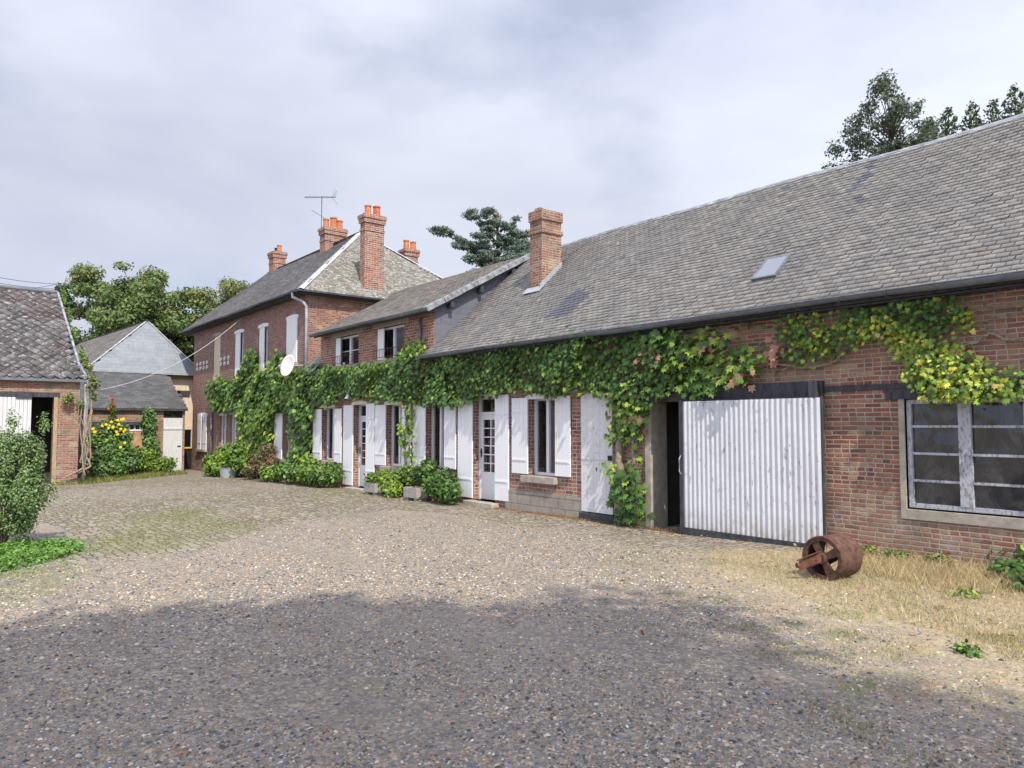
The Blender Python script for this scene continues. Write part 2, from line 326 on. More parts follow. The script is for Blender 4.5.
class MB:
    def __init__(s): s.v = []; s.f = []
    def poly(s, *pts):
        b = len(s.v); s.v += [tuple(p) for p in pts]; s.f.append(tuple(range(b, b+len(pts)))); return s
    def box(s, x0, x1, y0, y1, z0, z1):
        b = len(s.v)
        s.v += [(x0, y0, z0), (x1, y0, z0), (x1, y1, z0), (x0, y1, z0), (x0, y0, z1), (x1, y0, z1), (x1, y1, z1), (x0, y1, z1)]
        for q in ((0, 3, 2, 1), (4, 5, 6, 7), (0, 1, 5, 4), (1, 2, 6, 5), (2, 3, 7, 6), (3, 0, 4, 7)): s.f.append(tuple(b+i for i in q))
        return s
    def prism(s, poly, ext):       # poly: 3D points, ext: vector
        b = len(s.v); n = len(poly); e = Vector(ext)
        s.v += [tuple(p) for p in poly] + [tuple(Vector(p)+e) for p in poly]
        s.f.append(tuple(range(b+n-1, b-1, -1))); s.f.append(tuple(range(b+n, b+2*n)))
        for i in range(n):
            j = (i+1) % n; s.f.append((b+i, b+j, b+n+j, b+n+i))
        return s
    def beam(s, a, b_, wd, ht, up=(0, 0, 1)):
        a = Vector(a); b_ = Vector(b_); d = (b_-a).normalized(); sx = d.cross(Vector(up)).normalized(); uz = sx.cross(d)
        q = [a+sx*wd/2*i+uz*ht/2*j for i, j in ((-1, -1), (1, -1), (1, 1), (-1, 1))]
        return s.prism(q, b_-a)
    def tube(s, pts, rad, n=8, cap=True):
        pts = [Vector(p) for p in pts]; rs = rad if isinstance(rad, (list, tuple)) else [rad]*len(pts)
        b = len(s.v); ref = Vector((0, 0, 1)) if abs((pts[1]-pts[0]).normalized().z) < .9 else Vector((1, 0, 0))
        for i, p in enumerate(pts):
            d = (pts[min(i+1, len(pts)-1)]-pts[max(i-1, 0)]).normalized(); a = d.cross(ref).normalized(); c = d.cross(a)
            for k in range(n):
                t = 2*math.pi*k/n; s.v.append(tuple(p+(a*math.cos(t)+c*math.sin(t))*rs[i]))
        for i in range(len(pts)-1):
            for k in range(n):
                k2 = (k+1) % n; s.f.append((b+i*n+k, b+i*n+k2, b+(i+1)*n+k2, b+(i+1)*n+k))
        if cap: s.f.append(tuple(b+k for k in range(n-1, -1, -1))); s.f.append(tuple(b+(len(pts)-1)*n+k for k in range(n)))
        return s
    def lathe(s, c, axis, prof, n=24, ref=(0, 0, 1)):   # prof: (r, h)
        c = Vector(c); ax = Vector(axis).normalized(); rf = Vector(ref)
        if abs(ax.dot(rf)) > .9: rf = Vector((1, 0, 0))
        a = ax.cross(rf).normalized(); e = ax.cross(a); b = len(s.v)
        for r, h in prof:
            for k in range(n):
                t = 2*math.pi*k/n; s.v.append(tuple(c+ax*h+(a*math.cos(t)+e*math.sin(t))*r))
        for i in range(len(prof)-1):
            for k in range(n):
                k2 = (k+1) % n; s.f.append((b+i*n+k, b+i*n+k2, b+(i+1)*n+k2, b+(i+1)*n+k))
        return s
    def build(s, name, mat, parent=None, org=None, bevel=0, smooth=False, normals=True):
        me = bpy.data.meshes.new(name)
        me.from_pydata(s.v, [], s.f); me.update()
        if normals or bevel:
            bm = bmesh.new(); bm.from_mesh(me)
            if normals: bmesh.ops.recalc_face_normals(bm, faces=bm.faces)
            if bevel: bmesh.ops.bevel(bm, geom=bm.edges[:], offset=bevel, segments=1, affect='EDGES', clamp_overlap=True)
            bm.to_mesh(me); bm.free(); me.update()
        auto_uv(me)
        if parent is not None: off = ORG[parent.name]
        else:
            if org is None and s.v:
                a = np.array(s.v); mn, mxv = a.min(0), a.max(0); org = ((mn[0]+mxv[0])/2, (mn[1]+mxv[1])/2, mn[2])
            off = Vector(org or (0, 0, 0))
        me.transform(Matrix.Translation(-Vector(off)))
        if smooth: me.polygons.foreach_set('use_smooth', [True]*len(me.polygons))
        return link(name, me, mat, parent, tuple(off))
def npmesh(name, verts, faces, mat, parent=None, rnd=None, col=None, org=None, uv=False):
    """verts (n,3), faces (m,k) of equal size"""
    verts = np.asarray(verts, 'f').copy()
    me = bpy.data.meshes.new(name); nf, k = faces.shape
    off = np.array(ORG[parent.name] if parent is not None else (org if org is not None else (verts[:, 0].mean(), verts[:, 1].mean(), verts[:, 2].min())), 'f')
    me.vertices.add(len(verts)); me.vertices.foreach_set('co', verts.ravel())
    me.loops.add(nf*k); me.loops.foreach_set('vertex_index', faces.astype('i').ravel())
    me.polygons.add(nf); me.polygons.foreach_set('loop_start', np.arange(0, nf*k, k, dtype='i'))
    me.update(calc_edges=True)
    if uv: auto_uv(me)
    me.vertices.foreach_set('co', (verts-off).ravel()); me.update()
    if rnd is not None:
        a = me.attributes.new('rnd', 'FLOAT', 'FACE'); a.data.foreach_set('value', np.asarray(rnd, 'f'))
    if col is not None:
        a = me.attributes.new('col', 'FLOAT_COLOR', 'FACE'); c4 = np.ones((nf, 4), 'f'); c4[:, :3] = col; a.data.foreach_set('color', c4.ravel())
    return link(name, me, mat, parent, tuple(float(x) for x in off))

def wall_grid(mb, org, u, n_in, L, z0, z1, th, ops):
    """wall from org along u (unit), thickness along n_in; openings (ua,ub,za,zb)"""
    org = Vector(org); u = Vector(u); n_ = Vector(n_in)
    us = sorted({0, L, *[o[0] for o in ops], *[o[1] for o in ops]}); us = [x for x in us if 0 <= x <= L]
    zs = sorted({z0, z1, *[o[2] for o in ops], *[o[3] for o in ops]}); zs = [x for x in zs if z0 <= x <= z1]
    P = lambda a, z, t: org+u*a+n_*t+Vector((0, 0, z))
    nu, nz_ = len(us)-1, len(zs)-1
    def solid(i, j):
        if i < 0 or j < 0 or i >= nu or j >= nz_: return False
        a = (us[i]+us[i+1])/2; z = (zs[j]+zs[j+1])/2
        return not any(o[0] < a < o[1] and o[2] < z < o[3] for o in ops)
    for i in range(nu):
        for j in range(nz_):
            if not solid(i, j): continue
            a, b, c, d = us[i], us[i+1], zs[j], zs[j+1]
            mb.poly(P(a, c, 0), P(b, c, 0), P(b, d, 0), P(a, d, 0)); mb.poly(P(a, c, th), P(a, d, th), P(b, d, th), P(b, c, th))
            if not solid(i-1, j): mb.poly(P(a, c, 0), P(a, d, 0), P(a, d, th), P(a, c, th))
            if not solid(i+1, j): mb.poly(P(b, c, 0), P(b, c, th), P(b, d, th), P(b, d, 0))
            if not solid(i, j-1): mb.poly(P(a, c, 0), P(a, c, th), P(b, c, th), P(b, c, 0))
            if not solid(i, j+1): mb.poly(P(a, d, 0), P(b, d, 0), P(b, d, th), P(a, d, th))
    return mb
def fix_wall(mb, name, mat, parent):
    # faces already face out; weld so that reveals keep their direction
    me = bpy.data.meshes.new(name); me.from_pydata(mb.v, [], mb.f); bm = bmesh.new(); bm.from_mesh(me)
    bmesh.ops.remove_doubles(bm, verts=bm.verts, dist=1e-4); bmesh.ops.recalc_face_normals(bm, faces=bm.faces)
    bm.to_mesh(me); bm.free(); me.update(); auto_uv(me); me.transform(Matrix.Translation(-ORG[parent.name]))
    return link(name, me, mat, parent)

def inpoly(px, py, poly):
    px = np.asarray(px); py = np.asarray(py); r = np.zeros(px.shape, bool); n = len(poly)
    for i in range(n):
        x0, y0 = poly[i]; x1, y1 = poly[(i+1) % n]
        c = ((y0 > py) != (y1 > py)); t = (x1-x0)*(py-y0)/((y1-y0) or 1e-9)+x0
        r ^= c & (px < t)
    return r
def slates(name, O, u, poly, mat, parent, sw=.24, sh=.105, up=None, sag=.02, lift=.012, rnd_fn=None, diamond=False):
    """slates laid on the plane through O; u runs along the eave, poly are (u, v) corners; v is up the slope"""
    O = np.array(O, float); u = np.array(u, float); u /= np.linalg.norm(u); v = np.array(up, float); v -= u*v.dot(u); v /= np.linalg.norm(v)
    n = np.cross(u, v); n = n if n[2] > 0 or (abs(n[2]) < 1e-3 and n.dot([.5, -1, 0]) > 0) else -n
    pa = np.array(poly); umin, umax, vmin, vmax = pa[:, 0].min(), pa[:, 0].max(), pa[:, 1].min(), pa[:, 1].max()
    rows = int(math.ceil((vmax-vmin)/sh)); cols = int(math.ceil((umax-umin)/sw))+1
    I, J = np.meshgrid(np.arange(rows), np.arange(cols), indexing='ij'); I = I.ravel(); J = J.ravel()
    uc = umin+(J+.5*(I % 2))*sw; vc = vmin+(I+.5)*sh
    k = inpoly(uc, vc, poly); I, J, uc, vc = I[k], J[k], uc[k], vc[k]; m = len(uc)
    g = .004; ul = np.clip(uc-sw/2+g, umin, umax); ur = np.clip(uc+sw/2-g, umin, umax)
    jt = rng.normal(0, .004, m); vb = vc-sh/2-.006+jt; vt = np.minimum(vc+sh/2+.03, vmax)
    ph = [.7, 2.1, 4.4]
    def sagf(a, b): return sag*(np.sin(a*.55+ph[0])+.6*np.sin(a*1.3+b*.9+ph[1])+.5*np.sin(b*1.7+a*.4+ph[2]))*.5
    t1 = rng.normal(0, .0022, m); t2 = rng.normal(0, .0022, m); lf = lift*(1+rng.normal(0, .18, m))
    def P(a, b, h): return O+a[:, None]*u+b[:, None]*v+(h+sagf(a, b))[:, None]*n
    V = np.stack([P(ul, vb, lf+t1), P(ur, vb, lf+t2), P(ur, vt, .001+0*t1), P(ul, vt, .001+0*t1), P(ul, vb-.001, -.012+0*t1), P(ur, vb-.001, -.012+0*t1)], 1).reshape(-1, 3)
    if diamond:
        uc2 = uc+rng.normal(0, .008, m)
        V = np.stack([P(uc2, vc-sh, lf), P(uc+sw*.5, vc+.0*sh, lf*.7+t1), P(uc2, np.minimum(vc+sh, vmax), .001+0*t1), P(uc-sw*.5, vc, lf*.7+t2), P(uc2, vc-sh-.001, -.012+0*t1), P(uc+sw*.5, vc-.001, -.012+0*t1)], 1).reshape(-1, 3)
    b = np.arange(m)[:, None]*6
    Fc = np.concatenate([b+np.array([[0, 1, 2, 3]]), b+np.array([[4, 5, 1, 0]])])
    r = rng.random(m)
    if rnd_fn is not None: r = rnd_fn(uc, vc, r)
    o = npmesh(name, V, Fc, mat, parent, rnd=np.concatenate([r, r]), uv=True)
    return o, lambda a, b_: Vector(O+u*a+v*b_+n*float(sagf(np.float64(a), np.float64(b_)))), sagf

def frame_window(root, xa, xb, za, zb, y, cols=2, rows=1, mat=None, curtain=None, stile=.055, name='window', glass='glass', bar=.022, mull=.075, sill=None):
    """window frame standing in the plane y (facing -Y)"""
    mat = mat or M['pvc']; mb = MB(); fw = stile; dp = .06
    mb.box(xa, xa+fw, y, y+dp, za, zb); mb.box(xb-fw, xb, y, y+dp, za, zb)
    mb.box(xa+fw, xb-fw, y, y+dp, zb-fw, zb); mb.box(xa+fw, xb-fw, y, y+dp, za, za+fw)
    for i in range(1, cols):
        xm = xa+(xb-xa)*i/cols; mb.box(xm-mull/2, xm+mull/2, y-.008, y+dp-.004, za+fw, zb-fw)
    for i in range(cols):
        l = xa+(xb-xa)*i/cols+(mull/2 if i else fw); r = xa+(xb-xa)*(i+1)/cols-(mull/2 if i < cols-1 else fw)
        for j in range(1, rows):
            zm = za+(zb-za)*j/rows; mb.box(l, r, y+.01, y+dp-.02, zm-bar/2, zm+bar/2)
    o = mb.build(name, mat, root)
    MB().box(xa+fw*.5, xb-fw*.5, y+dp-.016, y+dp-.008, za+fw*.5, zb-fw*.5).build('pane', M[glass], o)
    if curtain:
        c = MB(); n = 26; x0, x1 = curtain
        pts = [(x0+(x1-x0)*i/n, y+.10+.018*math.sin(i*1.9)+.008*math.sin(i*.7)) for i in range(n+1)]
        for i in range(n):
            (p, q), (p2, q2) = pts[i], pts[i+1]; sh_ = .12*(i/n)
            c.poly((p, q, za+.03+.0*sh_), (p2, q2, za+.03), (p2, q2, zb-.04), (p, q, zb-.04))
        c.build('curtain', M['cloth'], o, smooth=True, normals=False)
    return o
def shutter(root, xa, xb, za, zb, y=D, mat='white', n=3, lean=0.0):
    """open board shutter folded against the wall"""
    mb = MB(); wd = (xb-xa)/n; t = .03; y1 = y-.02
    for i in range(n):
        mb.box(xa+i*wd+.004, xa+(i+1)*wd-.004, y1-t, y1, za, zb)
    mb.box(xa+.003, xb-.003, y1-t+.006, y1-.003, za+.003, zb-.003)
    for zz in (za+.18*(zb-za), za+.82*(zb-za)):
        mb.box(xa+.01, xb-.01, y1-t-.005, y1-t+.002, zz-.035, zz+.035)
    o = mb.build('shutter', M[mat], root, bevel=.0)
    for zz in (za+.18*(zb-za), za+.82*(zb-za)): MB().box(xa+.02, xb-.05, y1-t-.012, y1-t-.0055, zz-.012, zz+.012).build('hinge', M['white'], o)
    return o
def arch(mb, xa, xb, z, y0, y1, rise=.07, th=.06, n=8):
    for i in range(n):
        a, b = i/n, (i+1)/n; f = lambda t: rise*(1-(2*t-1)**2)
        x0, x1 = xa+(xb-xa)*a, xa+(xb-xa)*b
        mb.prism([(x0, y0, z-.03), (x1, y0, z-.03), (x1, y0, z+f(b)+th), (x0, y0, z+f(a)+th)], (0, y1-y0, 0))
    return mb

def chimney(root, cx, cy, sx, sy, z0, z1, pots, mat='brick_red', pot_h=.42, name='chimney', bands=True):
    mb = MB(); mb.box(cx-sx/2, cx+sx/2, cy-sy/2, cy+sy/2, z0, z1-.32)
    if bands:
        mb.box(cx-sx/2-.025, cx+sx/2+.025, cy-sy/2-.025, cy+sy/2+.025, z1-.62, z1-.55)
        mb.box(cx-sx/2-.05, cx+sx/2+.05, cy-sy/2-.05, cy+sy/2+.05, z1-.32, z1-.16)
        mb.box(cx-sx/2-.08, cx+sx/2+.08, cy-sy/2-.08, cy+sy/2+.08, z1-.16, z1-.04)
        mb.box(cx-sx/2-.03, cx+sx/2+.03, cy-sy/2-.03, cy+sy/2+.03, z1-.04, z1)
    o = mb.build(name, M[mat], root)
    for dx, dy, r, mt, hh in pots:
        MB().lathe((cx+dx, cy+dy, z1-.01), (0, 0, 1), [(r*1.02, 0), (r, .05), (r*.9, hh*.85), (r*1.06, hh*.88), (r*1.06, hh), (r*.8, hh), (r*.75, hh*.5), (.01, hh*.5)], 14).build('chimney_pot', M[mt], o, smooth=False)
    return o

# ------------------------------------------------------------------ ground
def softmask(X, Y, poly, blur=.35, k=14):
    a = np.zeros(X.shape)
    for i in range(k):
        t = 2*math.pi*i*.618; r = blur*math.sqrt((i+.5)/k)
        a += inpoly(X+r*math.cos(t), Y+r*math.sin(t), poly)
    return a/k
P_GRASS = [(-7.2, 9.1), (-6.5, 8.0), (-6.3, 7.2), (-5.2, 6.4), (-3.9, 6.0), (-2.6, 5.3), (-1.4, 4.6), (.5, 3.9), (4, 3), (6, 5), (6, 10), (-5.4, 10), (-5.6, 9.3)]
P_SETT1 = [(-60, 4), (-36, 1), (-20, 1.0), (-15.5, 2.0), (-11.2, 1.5), (-11.2, 3.2), (-12.4, 4.3), (-13.6, 5.4), (-14.2, 8.0), (-12.4, 8.5), (-10.5, 8.4), (-8.6, 8.55), (-7.0, 8.2), (-6.2, 8.5), (-5.5, 9.2), (-5.4, 10.5), (-60, 10.5)]
P_MOSS = [(-10.9, 1.9), (-11.4, 3.1), (-13.2, 4.9), (-14.8, 4.6), (-16.2, 5.2), (-17.8, 4.8), (-16.3, 3.0), (-13.5, 2.2), (-12, 1.6)]
P_MOSS2 = [(-8.6, .2), (-10.5, .2), (-11.6, 1.2), (-10.6, 1.9), (-9.2, 1.3)]
P_MOSS3 = [(-31, 4.5), (-33, 4.2), (-34.5, 8.5), (-33, 8.9), (-31.8, 6)]
def axis(fine0, fine1, st, far):
    a = list(np.arange(fine0, fine1, st)); out = [fine1, fine1+4, fine1+12, fine1+30, fine1+80, far]
    inn = [-far, fine0-80, fine0-30, fine0-12, fine0-4]
    return np.array(inn+a+out)
gx = axis(-42, 5, .16, 900); gy = axis(-6, 11, .14, 900)
XX, YY = np.meshgrid(gx, gy, indexing='ij'); ZZ = gz_np(XX)
nn = (np.sin(XX*1.7+YY*.6)+np.sin(YY*2.3-XX*.8+1)+np.sin(XX*.55+2)*np.sin(YY*.7))*.006
inb = (XX > -42) & (XX < 5) & (YY > -6) & (YY < 9.6); ZZ = ZZ+nn*inb
V = np.stack([XX, YY, ZZ], -1).reshape(-1, 3); ny = len(gy)
ii, jj = np.meshgrid(np.arange(len(gx)-1), np.arange(ny-1), indexing='ij'); b = (ii*ny+jj).ravel()
Fc = np.stack([b, b+ny, b+ny+1, b+1], 1)
m = NM('courtyard_ground', .95, .15); p = m.pos()
at = m.n('ShaderNodeAttribute', attribute_name='zones'); spz = m.n('ShaderNodeSeparateColor'); m.l(at.outputs['Color'], spz.inputs[0])
edge = m.noise(p, 1.6, 6, .7); edge2 = m.noise(p, 9, 4, .7)
def zone(o_, lo=.35, hi=.62, amt=.9):
    v = m.math('ADD', o_, m.math('MULTIPLY', m.math('SUBTRACT', edge, .5), amt)); v = m.math('ADD', v, m.math('MULTIPLY', m.math('SUBTRACT', edge2, .5), .5))
    return m.ramp(v, (lo, 0.), (hi, 1.))
zg = zone(spz.outputs[0], .32, .95, 1.2); zs_ = zone(spz.outputs[1], .4, .6, .5); zm = zone(spz.outputs[2], .42, .8, 1.3)
vor = m.n('ShaderNodeTexVoronoi'); m.l(p, vor.inputs['Vector']); vor.inputs['Scale'].default_value = 42
vor2 = m.n('ShaderNodeTexVoronoi'); m.l(p, vor2.inputs['Vector']); vor2.inputs['Scale'].default_value = 17
spc = m.n('ShaderNodeSeparateColor'); m.l(vor.outputs['Color'], spc.inputs[0]); spc2 = m.n('ShaderNodeSeparateColor'); m.l(vor2.outputs['Color'], spc2.inputs[0])
grav = m.ramp(spc.outputs[0], (0, (.09, .085, .085)), (.3, (.26, .21, .155)), (.5, (.15, .15, .165)), (.75, (.34, .275, .20)), (.92, (.44, .38, .30)), (1, (.54, .50, .44)))
grav = m.mix(.35, grav, m.ramp(spc2.outputs[0], (0, (.12, .11, .10)), (.5, (.2, .18, .155)), (1, (.30, .27, .23))))
grav = m.mix(m.ramp(m.noise(p, .5, 5, .6), (.35, 0.), (.7, .45)), grav, (.29, .24, .20))
grav = m.mix(m.ramp(m.noise(p, 1.9, 6, .7), (.56, 0.), (.74, .5)), grav, (.17, .165, .08))
grav = m.mix(m.ramp(m.noise(m.scl(p, (.35, 1.4, 1)), .9, 5, .6), (.5, 0.), (.7, .45)), grav, (.16, .14, .12))
grav = m.mix(m.ramp(m.noise(p, 3.1, 5, .7), (.62, 0.), (.74, .5)), grav, (.30, .20, .13))
# setts
bt = m.n('ShaderNodeTexVoronoi', feature='DISTANCE_TO_EDGE'); m.l(m.scl(p, (1, 1.25, 1)), bt.inputs['Vector']); bt.inputs['Scale'].default_value = 6.3; bt.inputs['Randomness'].default_value = .55
bt2 = m.n('ShaderNodeTexVoronoi'); m.l(m.scl(p, (1, 1.25, 1)), bt2.inputs['Vector']); bt2.inputs['Scale'].default_value = 6.3; bt2.inputs['Randomness'].default_value = .55
s2 = m.n('ShaderNodeSeparateColor'); m.l(bt2.outputs['Color'], s2.inputs[0])
sett = m.ramp(s2.outputs[0], (0, (.20, .175, .15)), (.5, (.27, .235, .20)), (1, (.34, .31, .27)))
sett = m.mix(.4, sett, m.ramp(m.noise(p, 22, 4), (.3, .6), (.7, 1.3)), 'MULTIPLY')
joint = m.ramp(bt.outputs['Distance'], (.03, 0.), (.10, 1.))
sett = m.mix(joint, m.mix(m.ramp(m.noise(p, .8, 3), (.4, 0.), (.6, 1.)), (.13, .105, .075), (.15, .15, .06)), sett)
sett = m.mix(m.ramp(m.noise(p, .7, 5, .65), (.5, 0.), (.75, .5)), sett, (.24, .19, .14))
moss = m.mix(m.ramp(m.noise(p, 18, 4), (.35, 0.), (.65, 1.)), (.10, .13, .03), (.20, .22, .07))
moss = m.mix(m.ramp(joint, (0, 0.), (1, .35)), moss, sett)
straw = m.mix(m.ramp(m.noise(m.scl(p, (1, 1, 1)), 26, 5, .7), (.35, 0.), (.65, 1.)), (.24, .19, .12), (.50, .42, .28))
straw = m.mix(m.ramp(m.noise(p, 1.3, 6, .7), (.54, 0.), (.70, .6)), straw, (.20, .22, .07))
straw = m.mix(m.ramp(m.noise(p, 2.3, 4, .6), (.6, 0.), (.75, .45)), straw, (.24, .12, .06))
brk = m.ramp(m.noise(p, 11, 5, .8), (.38, .0), (.62, 1.))
zg = m.math('MULTIPLY', zg, m.math('ADD', m.math('MULTIPLY', zg, .6), m.math('MULTIPLY', brk, .4)))
near_ = m.ramp(spz.outputs[0], (.0, 0.), (.18, 1.))
grav = m.mix(m.math('MULTIPLY', m.ramp(m.noise(p, 2.2, 6, .75), (.52, 0.), (.66, .75)), near_), grav, m.mix(vor.outputs['Distance'], (.22, .24, .07), (.12, .14, .04)))
grav = m.mix(m.math('MULTIPLY', m.ramp(m.noise(m.scl(p, (1.2, 1, 1)), 1.7, 6, .75), (.57, 0.), (.68, .6)), near_), grav, (.32, .17, .09))
c = m.mix(zs_, grav, sett); c = m.mix(zg, c, straw); c = m.mix(m.math('MULTIPLY', zm, .5), c, moss)
m.col(c)
hgt = m.math('ADD', m.math('MULTIPLY', m.math('SUBTRACT', 1, vor.outputs['Distance']), m.math('SUBTRACT', 1, zs_)), m.math('MULTIPLY', m.math('MULTIPLY', joint, zs_), 2.2))
m.bump(hgt, .012, .9)
ground = npmesh('ground', V, Fc, m.m, org=(0, 0, 0)); tag(ground, kind='structure')
me = ground.data; za = me.attributes.new('zones', 'FLOAT_COLOR', 'POINT')
z4 = np.zeros((len(V), 4), 'f'); X1, Y1 = V[:, 0], V[:, 1]
z4[:, 0] = softmask(X1, Y1, P_GRASS, 1.0, 22); z4[:, 1] = softmask(X1, Y1, P_SETT1, .2)
z4[:, 2] = np.maximum(np.maximum(softmask(X1, Y1, P_MOSS, .9), softmask(X1, Y1, P_MOSS2, .5)*.9), softmask(X1, Y1, P_MOSS3, .5)*.6); z4[:, 3] = 1
far = (np.abs(X1) > 60) | (np.abs(Y1) > 40); z4[far, 2] = 1
za.data.foreach_set('color', z4.ravel())

def lump(x, z, f=1.0, ph=0):
    return .5+.25*np.sin(x*2.9*f+1.3*np.sin(z*3.1*f+ph)+ph)+.25*np.sin(z*4.3*f+1.7*np.sin(x*2.2*f)+ph*2)
# loose stones on the gravel near the viewer
def pebbles():
    n = 185000; th = rng.uniform(-.80, .80, n); r = 2.3*np.exp(rng.random(n)*math.log(15/2.3))
    x = r*(np.cos(th)*Fh.x+np.sin(th)*Rt.x); y = r*(np.cos(th)*Fh.y+np.sin(th)*Rt.y)
    g = softmask(x, y, P_GRASS, .8); st = inpoly(x, y, P_SETT1)
    bare = np.clip((lump(x*.5, y*1.1, .7, .4)-.62)*3, 0, .75)
    k = (rng.random(n) > g*.72) & (rng.random(n) > bare) & ~(st & (rng.random(n) < .93)) & (y < 9.6); x, y, r = x[k], y[k], r[k]; n = len(x)
    oc = np.array([(1, 0, 0), (.1, 1, 0), (-1, .1, 0), (0, -1, 0), (0, 0, 1), (.5, .55, .62), (-.55, -.45, .6)], float)
    base = np.array([(1, 0, .1), (.35, .8, .1), (-.6, .75, .05), (-1, -.1, .1), (-.4, -.85, .05), (.6, -.7, .1), (.25, .3, .75), (-.35, .15, .8), (.1, -.35, .7)], float)
    fc = np.array([(0, 1, 6), (1, 2, 7), (1, 7, 6), (2, 3, 7), (3, 4, 8), (3, 8, 7), (4, 5, 8), (5, 0, 6), (5, 6, 8), (6, 7, 8)])
    s = rng.lognormal(math.log(.0080), .38, n)*np.clip(r/6, 1, 1.4); s = np.minimum(s, .022)
    P = base[None]*np.stack([s, s*rng.uniform(.6, 1, n), s*rng.uniform(.5, .95, n)], 1)[:, None]
    P = P*(1+rng.normal(0, .12, P.shape)); a = rng.uniform(0, 6.28, n)
    ca, sa = np.cos(a)[:, None], np.sin(a)[:, None]; X = P[..., 0]*ca-P[..., 1]*sa; Y = P[..., 0]*sa+P[..., 1]*ca
    tl = rng.normal(0, .25, (n, 1)); Zp = P[..., 2]+X*tl
    zb_ = gz_np(x)+(np.sin(x*1.7+y*.6)+np.sin(y*2.3-x*.8+1)+np.sin(x*.55+2)*np.sin(y*.7))*.006
    V = np.stack([X+x[:, None], Y+y[:, None], Zp+zb_[:, None]-.001], -1).reshape(-1, 3)
    Fc = (np.arange(n)[:, None, None]*9+fc[None]).reshape(-1, 3)
    pal = np.array([(.25, .205, .155), (.14, .145, .155), (.36, .285, .20), (.075, .075, .08), (.46, .39, .30), (.27, .17, .105), (.20, .205, .225), (.54, .50, .44), (.30, .24, .17), (.33, .17, .10)])
    pr = np.array([.17, .18, .15, .15, .10, .08, .12, .035, .13, .012]); pr = pr/pr.sum()
    cc = pal[rng.choice(len(pal), n, p=pr)]*rng.uniform(.75, 1.25, (n, 1))
    mt = NM('stone_chips', .85, .3); a_ = mt.n('ShaderNodeAttribute', attribute_name='col'); mt.col(a_.outputs['Color'])
    o = npmesh('gravel', V, Fc, mt.m, col=np.repeat(cc, len(fc), 0), org=(0, 0, 0))
    tag(o, 'loose grey and tan stone chips covering the courtyard', 'gravel', kind='stuff')
pebbles()

# ------------------------------------------------------------------ leaves
def unit(a): return a/np.maximum(np.linalg.norm(a, axis=-1, keepdims=True), 1e-9)
LOBED = np.array([(0, .35, .05), (0, -.02, 0), (.32, -.10, -.03), (.52, .22, -.06), (.28, .36, 0), (.46, .70, -.08), (.16, .66, 0), (0, 1.05, -.12), (-.16, .66, 0), (-.46, .70, -.08), (-.28, .36, 0), (-.52, .22, -.06), (-.32, -.10, -.03)])
LOBED_F = np.array([(0, i, i % 12+1) for i in range(1, 13)])
OVAL = np.array([(0, 0, 0), (.28, .35, -.05), (.22, .72, -.05), (0, 1, -.08), (-.22, .72, -.05), (-.28, .35, -.05), (0, .45, .04)])
OVAL_F = np.array([(6, 0, 1), (6, 1, 2), (6, 2, 3), (6, 3, 4), (6, 4, 5), (6, 5, 0)])
RHOMB = np.array([(0, 0, 0), (.33, .5, -.06), (0, 1, -.04), (-.33, .5, -.06)]); RHOMB_F = np.array([(0, 1, 2), (0, 2, 3)])
NEEDLE = np.array([(0, 0, 0), (.10, .5, 0), (0, 1, 0), (-.10, .5, .0)])
TPL = {'lobed': (LOBED, LOBED_F), 'oval': (OVAL, OVAL_F), 'rhomb': (RHOMB, RHOMB_F), 'needle': (NEEDLE, RHOMB_F)}
def leaves(name, pos, nrm, tip, size, col, tpl='lobed', mat='leaf', parent=None, label=None, cat=None, org=None, kind=None):
    T, TF = TPL[tpl]; n = len(pos); nrm = unit(nrm); tip = unit(tip-nrm*(tip*nrm).sum(1, keepdims=True)); sx = np.cross(tip, nrm)
    size = np.broadcast_to(size, (n,))[:, None, None]
    V = pos[:, None]+size*(T[None, :, 0, None]*sx[:, None]+T[None, :, 1, None]*tip[:, None]+T[None, :, 2, None]*nrm[:, None])
    k = len(T); Fc = (np.arange(n)[:, None, None]*k+TF[None]).reshape(-1, 3)
    o = npmesh(name, V.reshape(-1, 3), Fc, M[mat], parent, col=np.repeat(col, len(TF), 0), org=org)
    if label: tag(o, label, cat, kind=kind)
    return o
def palette(n, pal, var=.24):
    pal = np.array(pal); c = pal[rng.integers(0, len(pal), n)]; return np.clip(c*rng.normal(1, var, (n, 1)), .01, 1)
def samp_poly(poly, n):
    a = np.array(poly); lo, hi = a.min(0), a.max(0); out = []
    tot = 0
    while tot < n:
        q = rng.uniform(lo, hi, (n*3, 2)); q = q[inpoly(q[:, 0], q[:, 1], poly)]; out.append(q); tot += len(q)
    return np.concatenate(out)[:n]
def area(poly):
    a = np.array(poly); x, y = a[:, 0], a[:, 1]; return abs((x*np.roll(y, -1)-y*np.roll(x, -1)).sum())/2
G_VINE = [(.055, .12, .03), (.075, .155, .035), (.045, .095, .03), (.10, .20, .04), (.065, .13, .04), (.20, .30, .05), (.085, .17, .04)]
G_VINE2 = [(.10, .19, .035), (.17, .28, .045), (.07, .135, .03), (.27, .35, .06), (.12, .22, .04)]
YEL = [(.46, .50, .06), (.52, .50, .07), (.36, .45, .06), (.48, .38, .12), (.28, .38, .06), (.18, .29, .05), (.14, .24, .05), (.26, .38, .07)]
DEAD = [(.40, .21, .15), (.46, .28, .19), (.30, .15, .10)]
